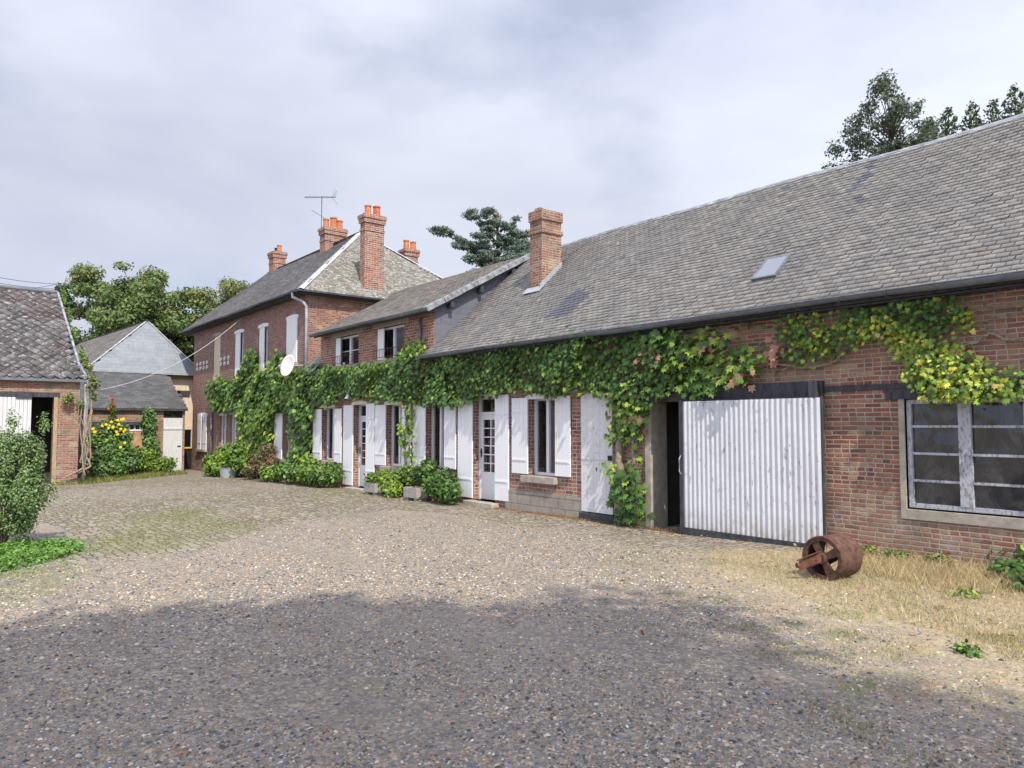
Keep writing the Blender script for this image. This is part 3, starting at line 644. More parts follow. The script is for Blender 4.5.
def vine(root, polys, dens=300, size=.12, depth=.28, y=D, tpl='lobed', shagg=.06, bulge=.22):
    """polys: (list of photo-plane corners, palette, density factor)"""
    P, Cc = [], []
    for poly, pal, df in polys:
        wp = [W(a, b, y-.05-.45*(depth*.45+bulge*.5)) for a, b in poly]; n = int(area(wp)*dens*df); q = samp_poly(wp, n)
        q = q+rng.normal(0, shagg, q.shape)
        lp = lump(q[:, 0], q[:, 1]); keep = rng.random(n) < np.clip(.35+1.3*lp, 0, 1) if df < .9 else np.ones(n, bool)
        q = q[keep]; lp = lp[keep]; n = len(q)
        yy = y-.05-(depth*.45+bulge*lp)*rng.random(n)**.7
        P.append(np.stack([q[:, 0], yy, q[:, 1]], 1)); Cc.append(palette(n, pal))
    P = np.concatenate(P); Cc = np.concatenate(Cc); n = len(P)
    nr = np.stack([rng.normal(.15, .45, n), -1+rng.normal(0, .2, n), .55+rng.normal(0, .45, n)], 1)
    tp = np.stack([rng.normal(0, .5, n), -.35+rng.normal(0, .2, n), -1+rng.normal(0, .3, n)], 1)
    return leaves('foliage', P, nr, tp, size*rng.uniform(.6, 1.25, n), Cc, tpl, parent=root)
def stem(root, paths, name='stem', mat='vine_bark', y=D):
    for pts, r in paths:
        q = []
        for i, (a, b) in enumerate(pts):
            x, z = W(a, b, y); q.append(Vector((x, y-.05-r*.5, z)))
        # smooth, with a little wobble
        out = []
        for i in range(len(q)-1):
            for t in np.linspace(0, 1, 6, endpoint=False):
                p_ = q[i].lerp(q[i+1], t); out.append(p_+Vector((random.uniform(-.02, .02), random.uniform(-.03, .01), random.uniform(-.02, .02))))
        out.append(q[-1]); MB().tube(out, [r*(1-.5*i/len(out)) for i in range(len(out))], 7).build(name, M[mat], root, smooth=True)

def puff(centers, radii, n, pal, size, name, parent=None, tpl='rhomb', mat='leaf_far', up=.35, var=.2, label=None, cat=None, droop=0., lightdark=.0, org=None):
    centers = np.array(centers, float); radii = np.array(radii, float)
    if radii.ndim == 1: radii = np.repeat(radii[None], len(centers), 0)
    wv = radii.prod(1)**(.8); k = rng.choice(len(centers), n, p=wv/wv.sum())
    d = unit(rng.normal(0, 1, (n, 3))); r = rng.random(n)**(.45)
    P = centers[k]+d*r[:, None]*radii[k]*rng.uniform(.8, 1.12, (n, 1))
    nr = d*.8+rng.normal(0, .5, (n, 3)); nr[:, 2] += up; tp = rng.normal(0, 1, (n, 3)); tp[:, 2] -= droop
    cl = (.4*palette(len(centers), pal, .12)[k]+.6*palette(n, pal, .1))*rng.normal(1, var, (n, 1)); cl = np.clip(cl, .01, 1)
    return leaves(name, P, nr, tp, size*rng.uniform(.6, 1.3, n), cl, tpl, mat, parent, label, cat, org=org)

# ------------------------------------------------------------------ LONG FARM RANGE
RX0, RX1 = -23.5, 3.6; EY, EZ = 9.6, 3.36; RY, RZ = 13.02, 6.40
XC = W(434, 340)[0]                        # right corner of the raised part
rg = thing('farm_range', 'long low brick farm range with slate roof, white shutters and corrugated sliding door', 'building', (-10, D, -.1))
def ops(*a): return [(x0-RX0, x1-RX0, z0, z1) for x0, x1, z0, z1 in a]
X = lambda px, py=440: W(px, py)[0]
Zp = lambda px, py: W(px, py)[1]
DB = {}
DB['w1'] = (X(321), X(334.5), Zp(321, 460), Zp(321, 407))
DB['d1'] = (X(352.6), X(366.5), -.16, Zp(353, 404))
DB['w2'] = (X(385.3), X(402), Zp(385, 466), Zp(385, 404))
DB['wA'] = (X(425), X(444), Zp(425, 468), Zp(425, 401.5))
DB['d2'] = (X(472), X(495.5), -.06, Zp(472, 397))
DB['wB'] = (X(527.4), X(555), Zp(527, 475), Zp(527, 398))
DB['old'] = (X(584), X(613), -.1, Zp(583, 392)-.04)
DB['barn'] = (X(651), X(818), -.7, 2.05)
DB['wR'] = (X(905.5), X(1030), Zp(905, 508.5), Zp(905, 399))
DB['u1'] = (X(335.5), X(357.5), Zp(343, 366), Zp(343, 336.5))
DB['u2'] = (X(377.5), X(403.5), Zp(384, 360.5), Zp(384, 327.5))
low_ops = ops(DB['w1'], DB['d1'], DB['w2'], DB['wA'], DB['d2'], DB['wB'], DB['old'], DB['barn'], DB['wR'])
L1 = X(627)-RX0
# front wall: red brick to the old door, mixed brick beyond; raised storey above
mb = MB(); wall_grid(mb, (RX0, D, 0), (1, 0, 0), (0, 1, 0), L1, -.8, 3.48, .34, [o for o in low_ops if o[1] < L1]); fix_wall(mb, 'wall', M['brick_red'], rg)
mb = MB(); wall_grid(mb, (RX0+L1, D, 0), (1, 0, 0), (0, 1, 0), RX1-RX0-L1, -.8, 3.48, .34, [(a-L1, b-L1, c, d) for a, b, c, d in low_ops if a > L1]); fix_wall(mb, 'wall', M['brick_barn'], rg)
UX0 = X(319.5); mb = MB(); wall_grid(mb, (UX0, D, 3.48), (1, 0, 0), (0, 1, 0), XC-UX0, 0, 1.2, .34, [(a-UX0, b-UX0, c-3.48, d-3.48) for a, b, c, d in (DB['u1'], DB['u2'])]); mb.prism([(UX0+.001, D+.341, 3.5), (UX0+.001, RY, 3.5), (UX0+.001, RY, 6.2), (UX0+.001, D+.341, 4.5)], (.3, 0, 0)); fix_wall(mb, 'upper_wall', M['brick_red'], rg)
# back and gable walls
mb = MB(); mb.box(RX0, RX1, 15.9, 16.2, -.8, 3.6)
mb.prism([(RX1-.34, D+.34, -.8), (RX1-.34, 15.9, -.8), (RX1-.34, 15.9, 3.6), (RX1-.34, RY, 6.25), (RX1-.34, D+.34, 3.55)], (.34, 0, 0))
mb.build('gable_wall', M['brick_barn'], rg)
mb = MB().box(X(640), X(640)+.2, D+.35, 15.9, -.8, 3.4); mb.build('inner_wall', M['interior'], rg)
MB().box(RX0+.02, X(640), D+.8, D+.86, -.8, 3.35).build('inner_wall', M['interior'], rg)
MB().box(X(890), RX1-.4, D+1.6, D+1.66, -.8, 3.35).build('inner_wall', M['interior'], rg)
# main roof, slates
sl_len = math.hypot(RY-EY, RZ-EZ); vdir = (0, RY-EY, RZ-EZ)
def rp(px, py):       # photo ray -> (u, v) on the front slope
    r = ray(px, py); n_ = Vector((0, -(RZ-EZ), RY-EY)).normalized(); O = Vector((RX0, EY, EZ)); t = (O-CP).dot(n_)/r.dot(n_); p_ = CP+r*t
    return p_.x-RX0, (p_-O).dot(Vector(vdir).normalized())
XL = W(420, 357, EY)[0]-RX0; XCc = XC-RX0-.02
# the raised roof meets the main slope along the ridge, so its cheek stands at XCc
pl = [(XL, 0), (RX1+.2-RX0, 0), (RX1+.2-RX0, sl_len), (XCc, sl_len), (XCc, .35), (XL, .12)]
patch = [rp(*q) for q in ((546, 317), (566, 318), (592, 293), (579, 289))]
patch2 = [[rp(*q) for q in l] for l in (((852, 190), (858, 192), (881, 158), (870, 160)), ((846, 212), (852, 214), (864, 196), (858, 195)), ((780, 196), (787, 198), (792, 183), (783, 185)))]
def pf(u_, v_, r):
    ju = u_+rng.normal(0, .03, len(u_)); k = inpoly(ju, v_, patch)
    for p2 in patch2: k |= inpoly(ju, v_, p2) & (r < .7)
    return np.where(k, 2.0, r)
rf, rpos, rsag = slates('roof', (RX0, EY, EZ), (1, 0, 0), pl, M['slate_long'], rg, .145, .105, vdir, sag=.045, rnd_fn=pf, lift=.018)
slates('side_roof', (RX0, EY, EZ), (1, 0, 0), [(.02, 0), (1.25, 0), (1.25, sl_len), (.02, sl_len)], M['slate_long'], rg, .165, .11, vdir, sag=.01)
MB().prism([(RX0+.02, EY, EZ-.05), (RX0+1.25, EY, EZ-.05), (RX0+1.25, RY, RZ-.05), (RX0+.02, RY, RZ-.05)], (0, .05, -.06)).build('side_roof_deck', M['dark_wood'], rg)
def roof_sheet(O, pts, back):     # solid underlay under slates
    return None
mb = MB(); e = .02
n_ = Vector((0, -(RZ-EZ), RY-EY)).normalized()
a = [Vector((RX0+XL, EY, EZ)), Vector((RX1+.2, EY, EZ)), Vector((RX1+.2, RY, RZ)), Vector((XC-.02, RY, RZ)), Vector((XC-.02, EY+.3, EZ+.27))]
mb.prism([p-n_*.10 for p in a], -n_*.06)
mb.prism([(RX0, RY, RZ-.06), (RX1+.2, RY, RZ-.06), (RX1+.2, 16.5, 3.2), (RX0, 16.5, 3.2)], (0, 0, -.08))
mb.build('roof_deck', M['dark_wood'], rg)
nv = Vector(vdir).normalized()
# ridge cap
pts = [rpos(u_, sl_len)+Vector((0, .02, .03)) for u_ in np.linspace(XCc-.1, RX1+.2-RX0, 40)]
mb = MB()
for a, b in zip(pts[:-1], pts[1:]): 
    f = Vector((0, -.12, -.10)); g_ = Vector((0, .12, -.12)); mb.poly(a, b, b+f, a+f); mb.poly(b, a, a+g_, b+g_)
mb.build('ridge_cap', M['worn_zinc'], rg, normals=False)
# gutter (half round) + brackets, fascia
def gutter(x0, x1, y, z, root, mat='zinc_dark', r=.07):
    mb = MB(); n = 8; xs = np.linspace(x0, x1, 30)
    for a, b in zip(xs[:-1], xs[1:]):
        dz = lambda q: .012*math.sin(q*.9)+.008*math.sin(q*2.3)
        for k in range(n):
            t0, t1 = math.pi*k/n, math.pi*(k+1)/n
            c0 = lambda q, t, rr: (q, y-rr*math.cos(t), z+dz(q)-rr*math.sin(t))
            mb.poly(c0(a, t0, r), c0(b, t0, r), c0(b, t1, r), c0(a, t1, r)); mb.poly(c0(a, t0, r-.006), c0(a, t1, r-.006), c0(b, t1, r-.006), c0(b, t0, r-.006))
    mb.tube([(x0, y-r, z), (x1, y-r, z)], .009, 6)
    for a in np.arange(x0+.3, x1, .62): mb.box(a-.012, a+.012, y-r-.006, y+r, z-.005, z+.004); mb.tube([(a, y-r*math.cos(t)*1.06, z-r*1.06*math.sin(t)) for t in np.linspace(0, math.pi, 7)], .007, 4)
    return mb.build('gutter', M[mat], root, normals=False)
gutter(RX0+XL-.02, RX1+.2, EY-.06, EZ-.005, rg)
MB().box(RX0+XL, RX1+.2, EY+.02, EY+.045, EZ-.10, EZ-.02).build('fascia', M['dark_wood'], rg)
MB().box(XC, RX1, EY+.06, D-.002, EZ-.13, EZ-.11).build('soffit', M['dark_wood'], rg)
# raised roof
UEY, UEZ = 9.58, 4.52; ul = W(312.5, 335, 9.58)[0]; ur = XC+.22; sl2 = math.hypot(RY-UEY, RZ-UEZ)
n2 = Vector((0, -(RZ-UEZ), RY-UEY)).normalized()
slates('upper_roof', (0, UEY, UEZ), (1, 0, 0), [(ul, 0), (ur, 0), (ur, sl2), (ul, sl2)], M['slate_wing'], rg, .22, .10, (0, RY-UEY, RZ-UEZ), sag=.02)
MB().prism([Vector(p)-n2*.04 for p in ((ul, UEY, UEZ), (ur-.01, UEY, UEZ), (ur-.01, RY, RZ), (ul, RY, RZ))], -n2*.09).build('upper_roof_deck', M['dark_wood'], rg)
gutter(ul, ur, UEY-.06, UEZ-.01, rg)
# verge boards in zinc along the rake, above the slate-hung cheek
mb = MB()
A, B = Vector((ur+.0, UEY-.04, UEZ-.02)), Vector((ur+.0, RY+.05, RZ+.02))
for k in range(7):
    a = A.lerp(B, k/7); b = A.lerp(B, (k+1)/7+.004); dz = random.uniform(-.006, .006)
    mb.prism([a+n2*(.035+dz), b+n2*(.035+dz), b-n2*(.075-dz), a-n2*(.075-dz)], (.035, 0, 0)); mb.prism([a+n2*(.036+dz), b+n2*(.036+dz), b+n2*(.05+dz), a+n2*(.05+dz)], (-.14, 0, 0))
mb.build('verge', M['worn_zinc'], rg)
for t in (.22, .48, .78):
    p = A.lerp(B, t); MB().box(XC+.02, ur-.02, p.y-.05, p.y+.05, p.z-.32, p.z-.14).build('purlin_end', M['dark_wood'], rg)
# cheek: slates hung on the triangle
MB().prism([(XC-.03, D+.02, 3.5), (XC-.03, D+.02, 4.6), (XC-.03, RY-.02, RZ-.1)], (.04, 0, 0)).build('cheek', M['cheek'], rg)
# corner pier of the raised wall + little downpipe
MB().tube([(X(421), D-.05, 4.4), (X(421), D-.05, 3.3)], .03, 8).build('downpipe', M['zinc_dark'], rg, smooth=True)
# concrete lintels + sills upstairs
for k in ('u1', 'u2'):
    xa, xb, za_, zb_ = DB[k]
    MB().box(xa-.35, xb+.25, D-.02, D+.1, zb_+.0, zb_+.17).build('lintel', M['concrete'], rg, bevel=.006)
    MB().box(xa-.08, xb+.1, D-.09, D+.05, za_-.09, za_-.003).build('sill', M['concrete'], rg, bevel=.006)
    frame_window(rg, xa+.002, xb-.002, za_+.0, zb_-.003, D+.1, 2, 2 if k == 'u1' else 1, M['pvc'], curtain=(xa+.05, xa+.3), glass='glass')
    # left shutter half closed in the opening
    sh = MB(); wv = .30 if k == 'u1' else .34
    for i in range(3): sh.box(xa-.02, xa+.01, 0, 0, 0, 0) if False else None
    o = MB(); a0 = Vector((xa+.02, D+.02, 0)); dv = Vector((.93, -.0, 0))
    o.box(xa+.01, xa+.01+wv, D-.03, D, za_+.02, zb_-.03)
    for i in range(1, 3): o.box(xa+.01+wv*i/3-.004, xa+.01+wv*i/3+.004, D-.036, D-.03, za_+.04, zb_-.05)
    o.build('shutter', M['white'], rg)
    rl = MB()
    for zz in (za_+.08, za_+.3): rl.tube([(xa-.1, D-.1, zz), (xb+.12, D-.1, zz)], .009, 6)
    for i in range(11): xx = xa-.08+(xb-xa+.18)*i/10; rl.tube([(xx, D-.1, za_+.08), (xx, D-.1, za_+.3)], .006, 5)
    for xx in (xa-.1, xb+.12): rl.tube([(xx, D-.1, za_+.3), (xx, D+.02, za_+.3)], .009, 5)
    rl.build('railing', M['rust'], rg)
# ground floor windows and doors
def opening(k, kind, curtain=None, cols=2, rows=1):
    xa, xb, za_, zb_ = DB[k]
    if kind == 'win':
        frame_window(rg, xa+.003, xb-.003, za_+.005, zb_-.003, D+.19, cols, rows, M['pvc'], curtain)
        MB().box(xa-.10, xb+.10, D-.12, D+.18, za_-.14, za_-.003).build('sill', M['concrete'], rg, bevel=.008)
        # painted reveal edge + arched head
    arch(MB(), xa-.04, xb+.04, zb_, D-.025, D+.1, .05, .04).build('lintel', M['ceramic'], rg)
opening('w1', 'win', (DB['w1'][0]+.62, DB['w1'][1]-.06)); opening('w2', 'win', (DB['w2'][0]+.45, DB['w2'][1]-.1)); opening('wA', 'win', (DB['wA'][0]+.62, DB['wA'][1]-.1)); opening('wB', 'win', (DB['wB'][0]+.10, DB['wB'][0]+.50))
def glazed_door(k, y=D+.19):
    xa, xb, za_, zb_ = DB[k]; arch(MB(), xa-.04, xb+.04, zb_, D-.025, D+.1, .05, .04).build('lintel', M['ceramic'], rg)
    tr = zb_-.38
    fr_ = MB(); fr_.box(xa+.002, xa+.06, y, y+.08, za_, zb_-.003); fr_.box(xb-.06, xb-.002, y, y+.08, za_, zb_-.003); fr_.box(xa+.06, xb-.06, y, y+.08, zb_-.06, zb_-.003); fr_.box(xa+.06, xb-.06, y, y+.08, tr-.03, tr+.03)
    f = fr_.build('door_frame', M['pvc'], rg)
    MB().box(xa+.05, xb-.05, y+.05, y+.058, tr+.02, zb_-.05).build('pane', M['glass'], f)
    d = MB(); x0, x1 = xa+.065, xb-.065; s = .10; zb2 = tr-.035; z0 = za_+.02; zg_ = z0+.62
    d.box(x0, x0+s, y+.01, y+.055, z0, zb2); d.box(x1-s, x1, y+.01, y+.055, z0, zb2); d.box(x0+s, x1-s, y+.01, y+.055, zb2-.11, zb2); d.box(x0+s, x1-s, y+.01, y+.055, z0, zg_)
    d.box(x0+s+.05, x1-s-.05, y+.002, y+.01, z0+.12, zg_-.08)
    xm = (x0+x1)/2; d.box(xm-.012, xm+.012, y+.015, y+.05, zg_, zb2-.11)
    for j in range(1, 6): zz = zg_+(zb2-.11-zg_)*j/6; d.box(x0+s, x1-s, y+.017, y+.048, zz-.012, zz+.012)
    dd = d.build('door', M['pvc'], rg)
    MB().box(x0+s-.01, x1-s+.01, y+.03, y+.036, zg_-.01, zb2-.1).build('pane', M['glass'], dd)
    hd = MB().box(x0+.03, x0+.06, y-.012, y+.008, z0+.95, z0+1.15); hd.tube([(x0+.045, y-.01, z0+1.07), (x0+.045, y-.045, z0+1.07), (x0+.14, y-.045, z0+1.07)], .009, 6)
    hd.build('handle', M['black'], dd)
    MB().box(xa-.05, xb+.15, D-.22, D+.3, za_-.25, za_+.0).build('step', M['concrete'], rg, bevel=.01)
glazed_door('d1'); glazed_door('d2')
def sht(x0, x1, t0, t1, b0, b1, n=3):    # shutter from its photo outline, squared up on the wall
    Q = lambda a, b: W(a, b, D-.05)
    xa, xb = Q(x0, (t0+b0)/2)[0], Q(x1, (t1+b1)/2)[0]; zt = (Q(x0, t0)[1]+Q(x1, t1)[1])/2; zb_ = (Q(x0, b0)[1]+Q(x1, b1)[1])/2
    return shutter(rg, xa, xb, zb_, zt, n=n)
sht(312.7, 321, 409.5, 409, 461, 462.5); sht(334, 341, 408.8, 408.5, 462, 463.6)
sht(342.9, 352.4, 405.5, 404.8, 484, 485.6); sht(365.5, 374, 404, 403.2, 485.5, 487)
sht(374.8, 385.2, 405.2, 404.8, 464.5, 465.8); sht(401.5, 410.5, 406, 406, 466, 467)
sht(412.4, 425, 403.5, 403.2, 467, 468); sht(443.8, 455.4, 405.5, 405.3, 468.3, 469.5)
sht(457.6, 472, 397.5, 397, 496, 497.6, 4); sht(494.6, 508.3, 395, 394.5, 499.5, 501.8, 4)
sht(511.6, 527.3, 398.2, 397.8, 472.6, 474.2, 4); sht(554.8, 570, 396, 395.5, 475.6, 477.5, 4)
# block plinth
MB().box(X(507), X(583), D-.045, D-.002, -.5, Zp(507, 489)).build('plinth', M['render_blocks'], rg)
# old worn door
xa, xb, za_, zb_ = DB['old']
d = MB(); nb = 5
for i in range(nb):
    t0, t1 = i/nb, (i+1)/nb; fz = lambda t: zb_+.045-.10*abs(2*t-1)**2.5
    d.prism([(xa-.03+(xb-xa+.06)*t0+.002, D-.05, .02), (xa-.03+(xb-xa+.06)*t1-.002, D-.05, .02), (xa-.03+(xb-xa+.06)*t1-.002, D-.05, fz(t1)), (xa-.03+(xb-xa+.06)*t0+.002, D-.05, fz(t0))], (0, .047, 0))
d.box(xa-.02, xb+.02, D-.062, D-.052, 1.0, 1.03)
od = d.build('door', M['worn'], rg); od['label'] = 'tall old plank door with peeling white paint'
MB().box(xb-.06, xb+.03, D-.085, D-.063, 1.0, 1.09).build('latch', M['black'], od)
MB().box(xa-.06, xb+.1, D-.1, D+.2, -.4, .0).build('step', M['dark_wood'], rg, bevel=.01)
# barn opening
bx0, bx1 = DB['barn'][0], DB['barn'][1]
MB().box(bx0-.12, bx0+.025, D-.035, D+.40, -.5, 2.05).build('door_jamb', M['concrete'], rg, bevel=.01)
MB().box(bx0-.2, bx1+.12, D-.10, D-.004, 2.05, 2.27).build('door_lintel', M['dark_wood'], rg, bevel=.008)
MB().box(bx1-.0, bx1+.09, D-.16, D-.004, -.3, 2.26).box(bx1-.02, bx1+.1, D-.2, D-.161, 2.02, 2.26).build('door_post', M['dark_wood'], rg, bevel=.006)
MB().box(bx1+.13, X(1024)+1.0, D-.03, D-.004, 2.12, 2.19).build('lintel_band', M['dark_wood'], rg)
yb = D-.19; dx0, dx1 = W(683.5, 465, yb)[0], W(821.5, 465, yb)[0]
cg = MB(); ribs = 27; N = ribs*8; zt, zbm = 2.03, .0
dst = {}
for i in range(N):
    f = lambda k: (dx0+(dx1-dx0)*k/N, yb-.012+.0095*math.cos(2*math.pi*k/8))
    (a, ya), (b, yb_) = f(i), f(i+1); cg.poly((a, ya, zbm+.0), (b, yb_, zbm), (b, yb_, zt), (a, ya, zt))
sd_ = MB().box(dx0-.06, dx0-.002, yb-.03, yb+.06, -.10, 2.06).box(dx0-.002, dx1+.02, yb+.006, yb+.05, -.11, 2.05).box(dx0-.002, dx1+.0, yb-.03, yb+.0055, -.11, -.002)
door = sd_.build('sliding_door', M['dark_wood'], rg)
cs = cg.build('corrugated_sheet', M['corrugated'], door, normals=False); 
MB().tube([(dx0-.03, yb-.03, .85), (dx0-.03, yb-.07, .9), (dx0-.03, yb-.07, 1.1), (dx0-.03, yb-.03, 1.15)], .01, 6).build('handle', M['zinc'], door)
# workshop window
xa, xb, za_, zb_ = DB['wR']
wr = frame_window(rg, xa+.01, xb-.01, za_+.02, zb_-.01, D+.03, 2, 4, M['worn_grey'], None, stile=.055, glass='dusty', bar=.03, mull=.14)
MB().box(xa-.075, xa-.0, D-.02, D+.1, za_-.13, zb_+.02).box(xa-.0, xb+.1, D-.02, D+.1, za_-.13, za_-.0).box(xb, xb+.1, D-.02, D+.1, za_, zb_+.02).build('window_surround', M['concrete'], rg, bevel=.004)
MB().box(X(886, 392), xb+.12, D-.035, D+.1, 1.985, 2.10).build('window_lintel', M['dark_wood'], rg)
# air vent hole
hx, hz = X(865.5, 549.5), Zp(865.5, 549.5)
MB().box(hx-.045, hx+.045, D-.012, D-.002, hz-.045, hz+.045).build('vent_hole', M['black'], rg)
# wall lamp over the first glazed door
lx, lz = X(352.7, 397), Zp(352.7, 397)
MB().lathe((lx, D-.14, lz-.06), (0, 0, 1), [(.01, .22), (.05, .2), (.055, .1), (.11, .02), (.10, 0), (.02, .02)], 14).tube([(lx, D, lz+.14), (lx, D-.14, lz+.16)], .012, 6).build('wall_lamp', M['ceramic'], rg, smooth=True)
# skylight
q = [rp(*s) for s in ((755, 280), (777.5, 275.5), (787, 257.5), (768, 262))]
ux0 = (q[0][0]+q[3][0])/2; ux1 = (q[1][0]+q[2][0])/2; v0 = (q[0][1]+q[1][1])/2; v1 = (q[2][1]+q[3][1])/2
S = lambda u_, v_, h: Vector((RX0+u_, EY, EZ))+nv*v_+n_*h
mb = MB(); t = .04
for a, b, c, d in ((ux0-t, ux1+t, v0-t, v0), (ux0-t, ux1+t, v1, v1+t), (ux0-t, ux0, v0, v1), (ux1, ux1+t, v0, v1)): mb.prism([S(a, c, .0), S(b, c, .0), S(b, d, .0), S(a, d, .0)], n_*.045)
sk = mb.build('skylight', M['zinc_dark'], rg)
MB().prism([S(ux0, v0, .03), S(ux1, v0, .03), S(ux1, v1, .03), S(ux0, v1, .03)], n_*.012).build('pane', M['skyglass'], sk)
# brick chimney on the long roof
r_c = rp(542, 287); cxc = RX0+r_c[0]; cyc = EY+nv.y*r_c[1]; czc = EZ+nv.z*r_c[1]
sx_, sy_ = .44, .62; ccx = cxc-sx_/2; ccy = cyc+sy_/2
ztop = CP.z+ (ccy-sy_/2)*0+W(540, 207, cyc)[1]-CP.z
mb = MB(); mb.box(ccx-sx_/2, ccx+sx_/2, ccy-sy_/2, ccy+sy_/2, czc-.5, ztop-.30)
mb.box(ccx-sx_/2-.03, ccx+sx_/2+.03, ccy-sy_/2-.03, ccy+sy_/2+.03, ztop-.62, ztop-.5); mb.box(ccx-sx_/2-.03, ccx+sx_/2+.03, ccy-sy_/2-.03, ccy+sy_/2+.03, ztop-.30, ztop-.06)
for i in range(9):      # broken top course
    a = random.random(); xx = ccx-sx_/2+random.random()*(sx_-.2); yy = ccy-sy_/2+random.random()*(sy_-.1); mb.box(xx, xx+.2, yy, yy+.1, ztop-.061, ztop-.06+random.choice([.02, .06, .07]))
ch = mb.build('chimney', M['brick_barn'], rg)
# lead flashing up the sides and apron
fl = MB(); x1_ = ccx+sx_/2
fl.prism([(x1_+.002, ccy-sy_/2-.08, czc-.07), (x1_+.002, ccy+sy_/2, czc+sy_*nv.z/nv.y-.0), (x1_+.002, ccy+sy_/2, czc+sy_*nv.z/nv.y+.14), (x1_+.002, ccy-sy_/2-.08, czc+.07)], (.02, 0, 0))
fl.prism([S(r_c[0]-sx_-.08, r_c[1]-.22, .02), S(r_c[0]+.1, r_c[1]-.22, .02), S(r_c[0]+.1, r_c[1]-.0, .03), S(r_c[0]-sx_-.08, r_c[1]-.0, .03)], n_*.012)
fl.build('flashing', M['zinc'], ch)
# ---------------------------------------------------------------- FARMHOUSE
HX0, HX1 = W(192, 440)[0], -23.5; HEY, HEZ = 9.5, 6.10; HRY, HRZ = 13.7, 9.50; HB = 17.9; HXe = HX1+.35; HXa = -27.3; HXg = -37.55
hs = thing('farmhouse', 'tall two storey brick farmhouse with hipped slate roof and narrow white shuttered windows', 'house', (-30, 13.7, -.4))
HW = {}
HW['g1'] = (X(198.5), X(206.5), Zp(200, 449), Zp(200, 415)); HW['g2'] = (X(219.5), X(226), Zp(220, 446), Zp(220, 415)); HW['g3'] = (X(230), X(236), Zp(231, 445), Zp(231, 414)); HW['g5'] = (X(283), X(289), Zp(284, 459), Zp(284, 412))
HW['u1'] = (X(211.5), X(218.3), Zp(212, 382.5), Zp(212, 337)); HW['u2'] = (X(233.3), X(241.5), Zp(234, 379), Zp(234, 334)); HW['u3'] = (X(257.3), X(265.8), Zp(258, 372), Zp(258, 328)); HW['u4'] = (X(285.5), X(295.8), Zp(286, 364), Zp(286, 320))
mb = MB(); wall_grid(mb, (HX0, D, 0), (1, 0, 0), (0, 1, 0), HX1-HX0, -1, 6.15, .34, [(a-HX0, b-HX0, c, d) for a, b, c, d in HW.values()]); fix_wall(mb, 'wall', M['brick_house'], hs)
mb = MB(); mb.box(HX1-.34, HX1, D+.34, HB-.4, -1, 6.15); mb.box(HX0, HX1, HB-.4, HB-.06, -1, 6.15)
mb.prism([(HX0, D+.34, -1), (HX0, HB-.4, -1), (HX0, HB-.4, 6.15), (HX0, HRY, 9.25), (HX0, D+.34, 6.3)], (.34, 0, 0)); mb.build('side_wall', brick('brick_side', RED+[(.42, .22, .13)], mortar=(.36, .30, .24), lime=.2), hs)
MB().box(HX0+.4, HX1-.4, D+.9, D+.95, -.8, 6).build('inner_wall', M['interior'], hs)
# white string of round ornaments between upper windows
for a in (197.8, 201, 204.2, 207.4, 221.3, 225, 228.7):
    x_, z_ = X(a, 360), 4.36
    o = MB()
    for dz in (.11, -.11): o.lathe((x_, D-.03, z_+dz), (0, 1, 0), [(.09, .03), (.09, -.006), (.045, -.006), (.045, .03)], 12)
    o.build('ornament', M['ceramic'], hs)
for k, (xa, xb, za_, zb_) in HW.items():
    arch(MB(), xa-.08, xb+.08, zb_, D-.02, D+.12, .045, .07 if k[0] == 'u' else .05).build('lintel', M['concrete'] if k == 'u1' else M['white'], hs)
    MB().box(xa-.1, xb+.1, D-.10, D+.1, za_-.10, za_-.002).build('sill', M['concrete'], hs)
    if k == 'u1':
        b = MB(); n = 5
        for i in range(n): b.box(xa+(xb-xa)*i/n+.004, xa+(xb-xa)*(i+1)/n-.004, D+.03, D+.06, za_, zb_)
        b.build('boarding', M['board_beige'], hs)
    elif k == 'u4':
        b = MB(); n = 4
        for i in range(n): b.box(xa+(xb-xa)*i/n+.004, xa+(xb-xa)*(i+1)/n-.004, D-.03, D+.03, za_, zb_+.04)
        b.build('shutter', M['white'], hs)
    elif k == 'g1':
        frame_window(hs, xa+.003, xb-.003, za_+.003, zb_-.003, D+.15, 2, 3, M['pvc'])
        for s0, s1 in ((xa-.05, xa+(xb-xa)*.42), (xa+(xb-xa)*.6, xb+.10)): shutter(hs, s0, s1, za_+.0, zb_+.05, n=2)
    elif k == 'g5':
        frame_window(hs, xa+.003, xb-.003, za_+.003, zb_-.003, D+.2, 2, 1, M['pvc'])
        shutter(hs, X(275), X(283), Zp(279, 459.5), Zp(279, 413), n=3)
    else:
        frame_window(hs, xa+.003, xb-.003, za_+.003, zb_-.003, D+(.12 if k[0] == 'u' else .08), 2, 2, M['pvc'])
        if k in ('u2', 'u3'):
            b = MB(); b.box(xa+.02, xa+.02+(xb-xa)*.55, D+.0, D+.035, za_, zb_-.0); b.box(xa+.02+(xb-xa)*.26, xa+.03+(xb-xa)*.26, D-.006, D-.001, za_+.05, zb_-.05); b.build('shutter', M['white'], hs)
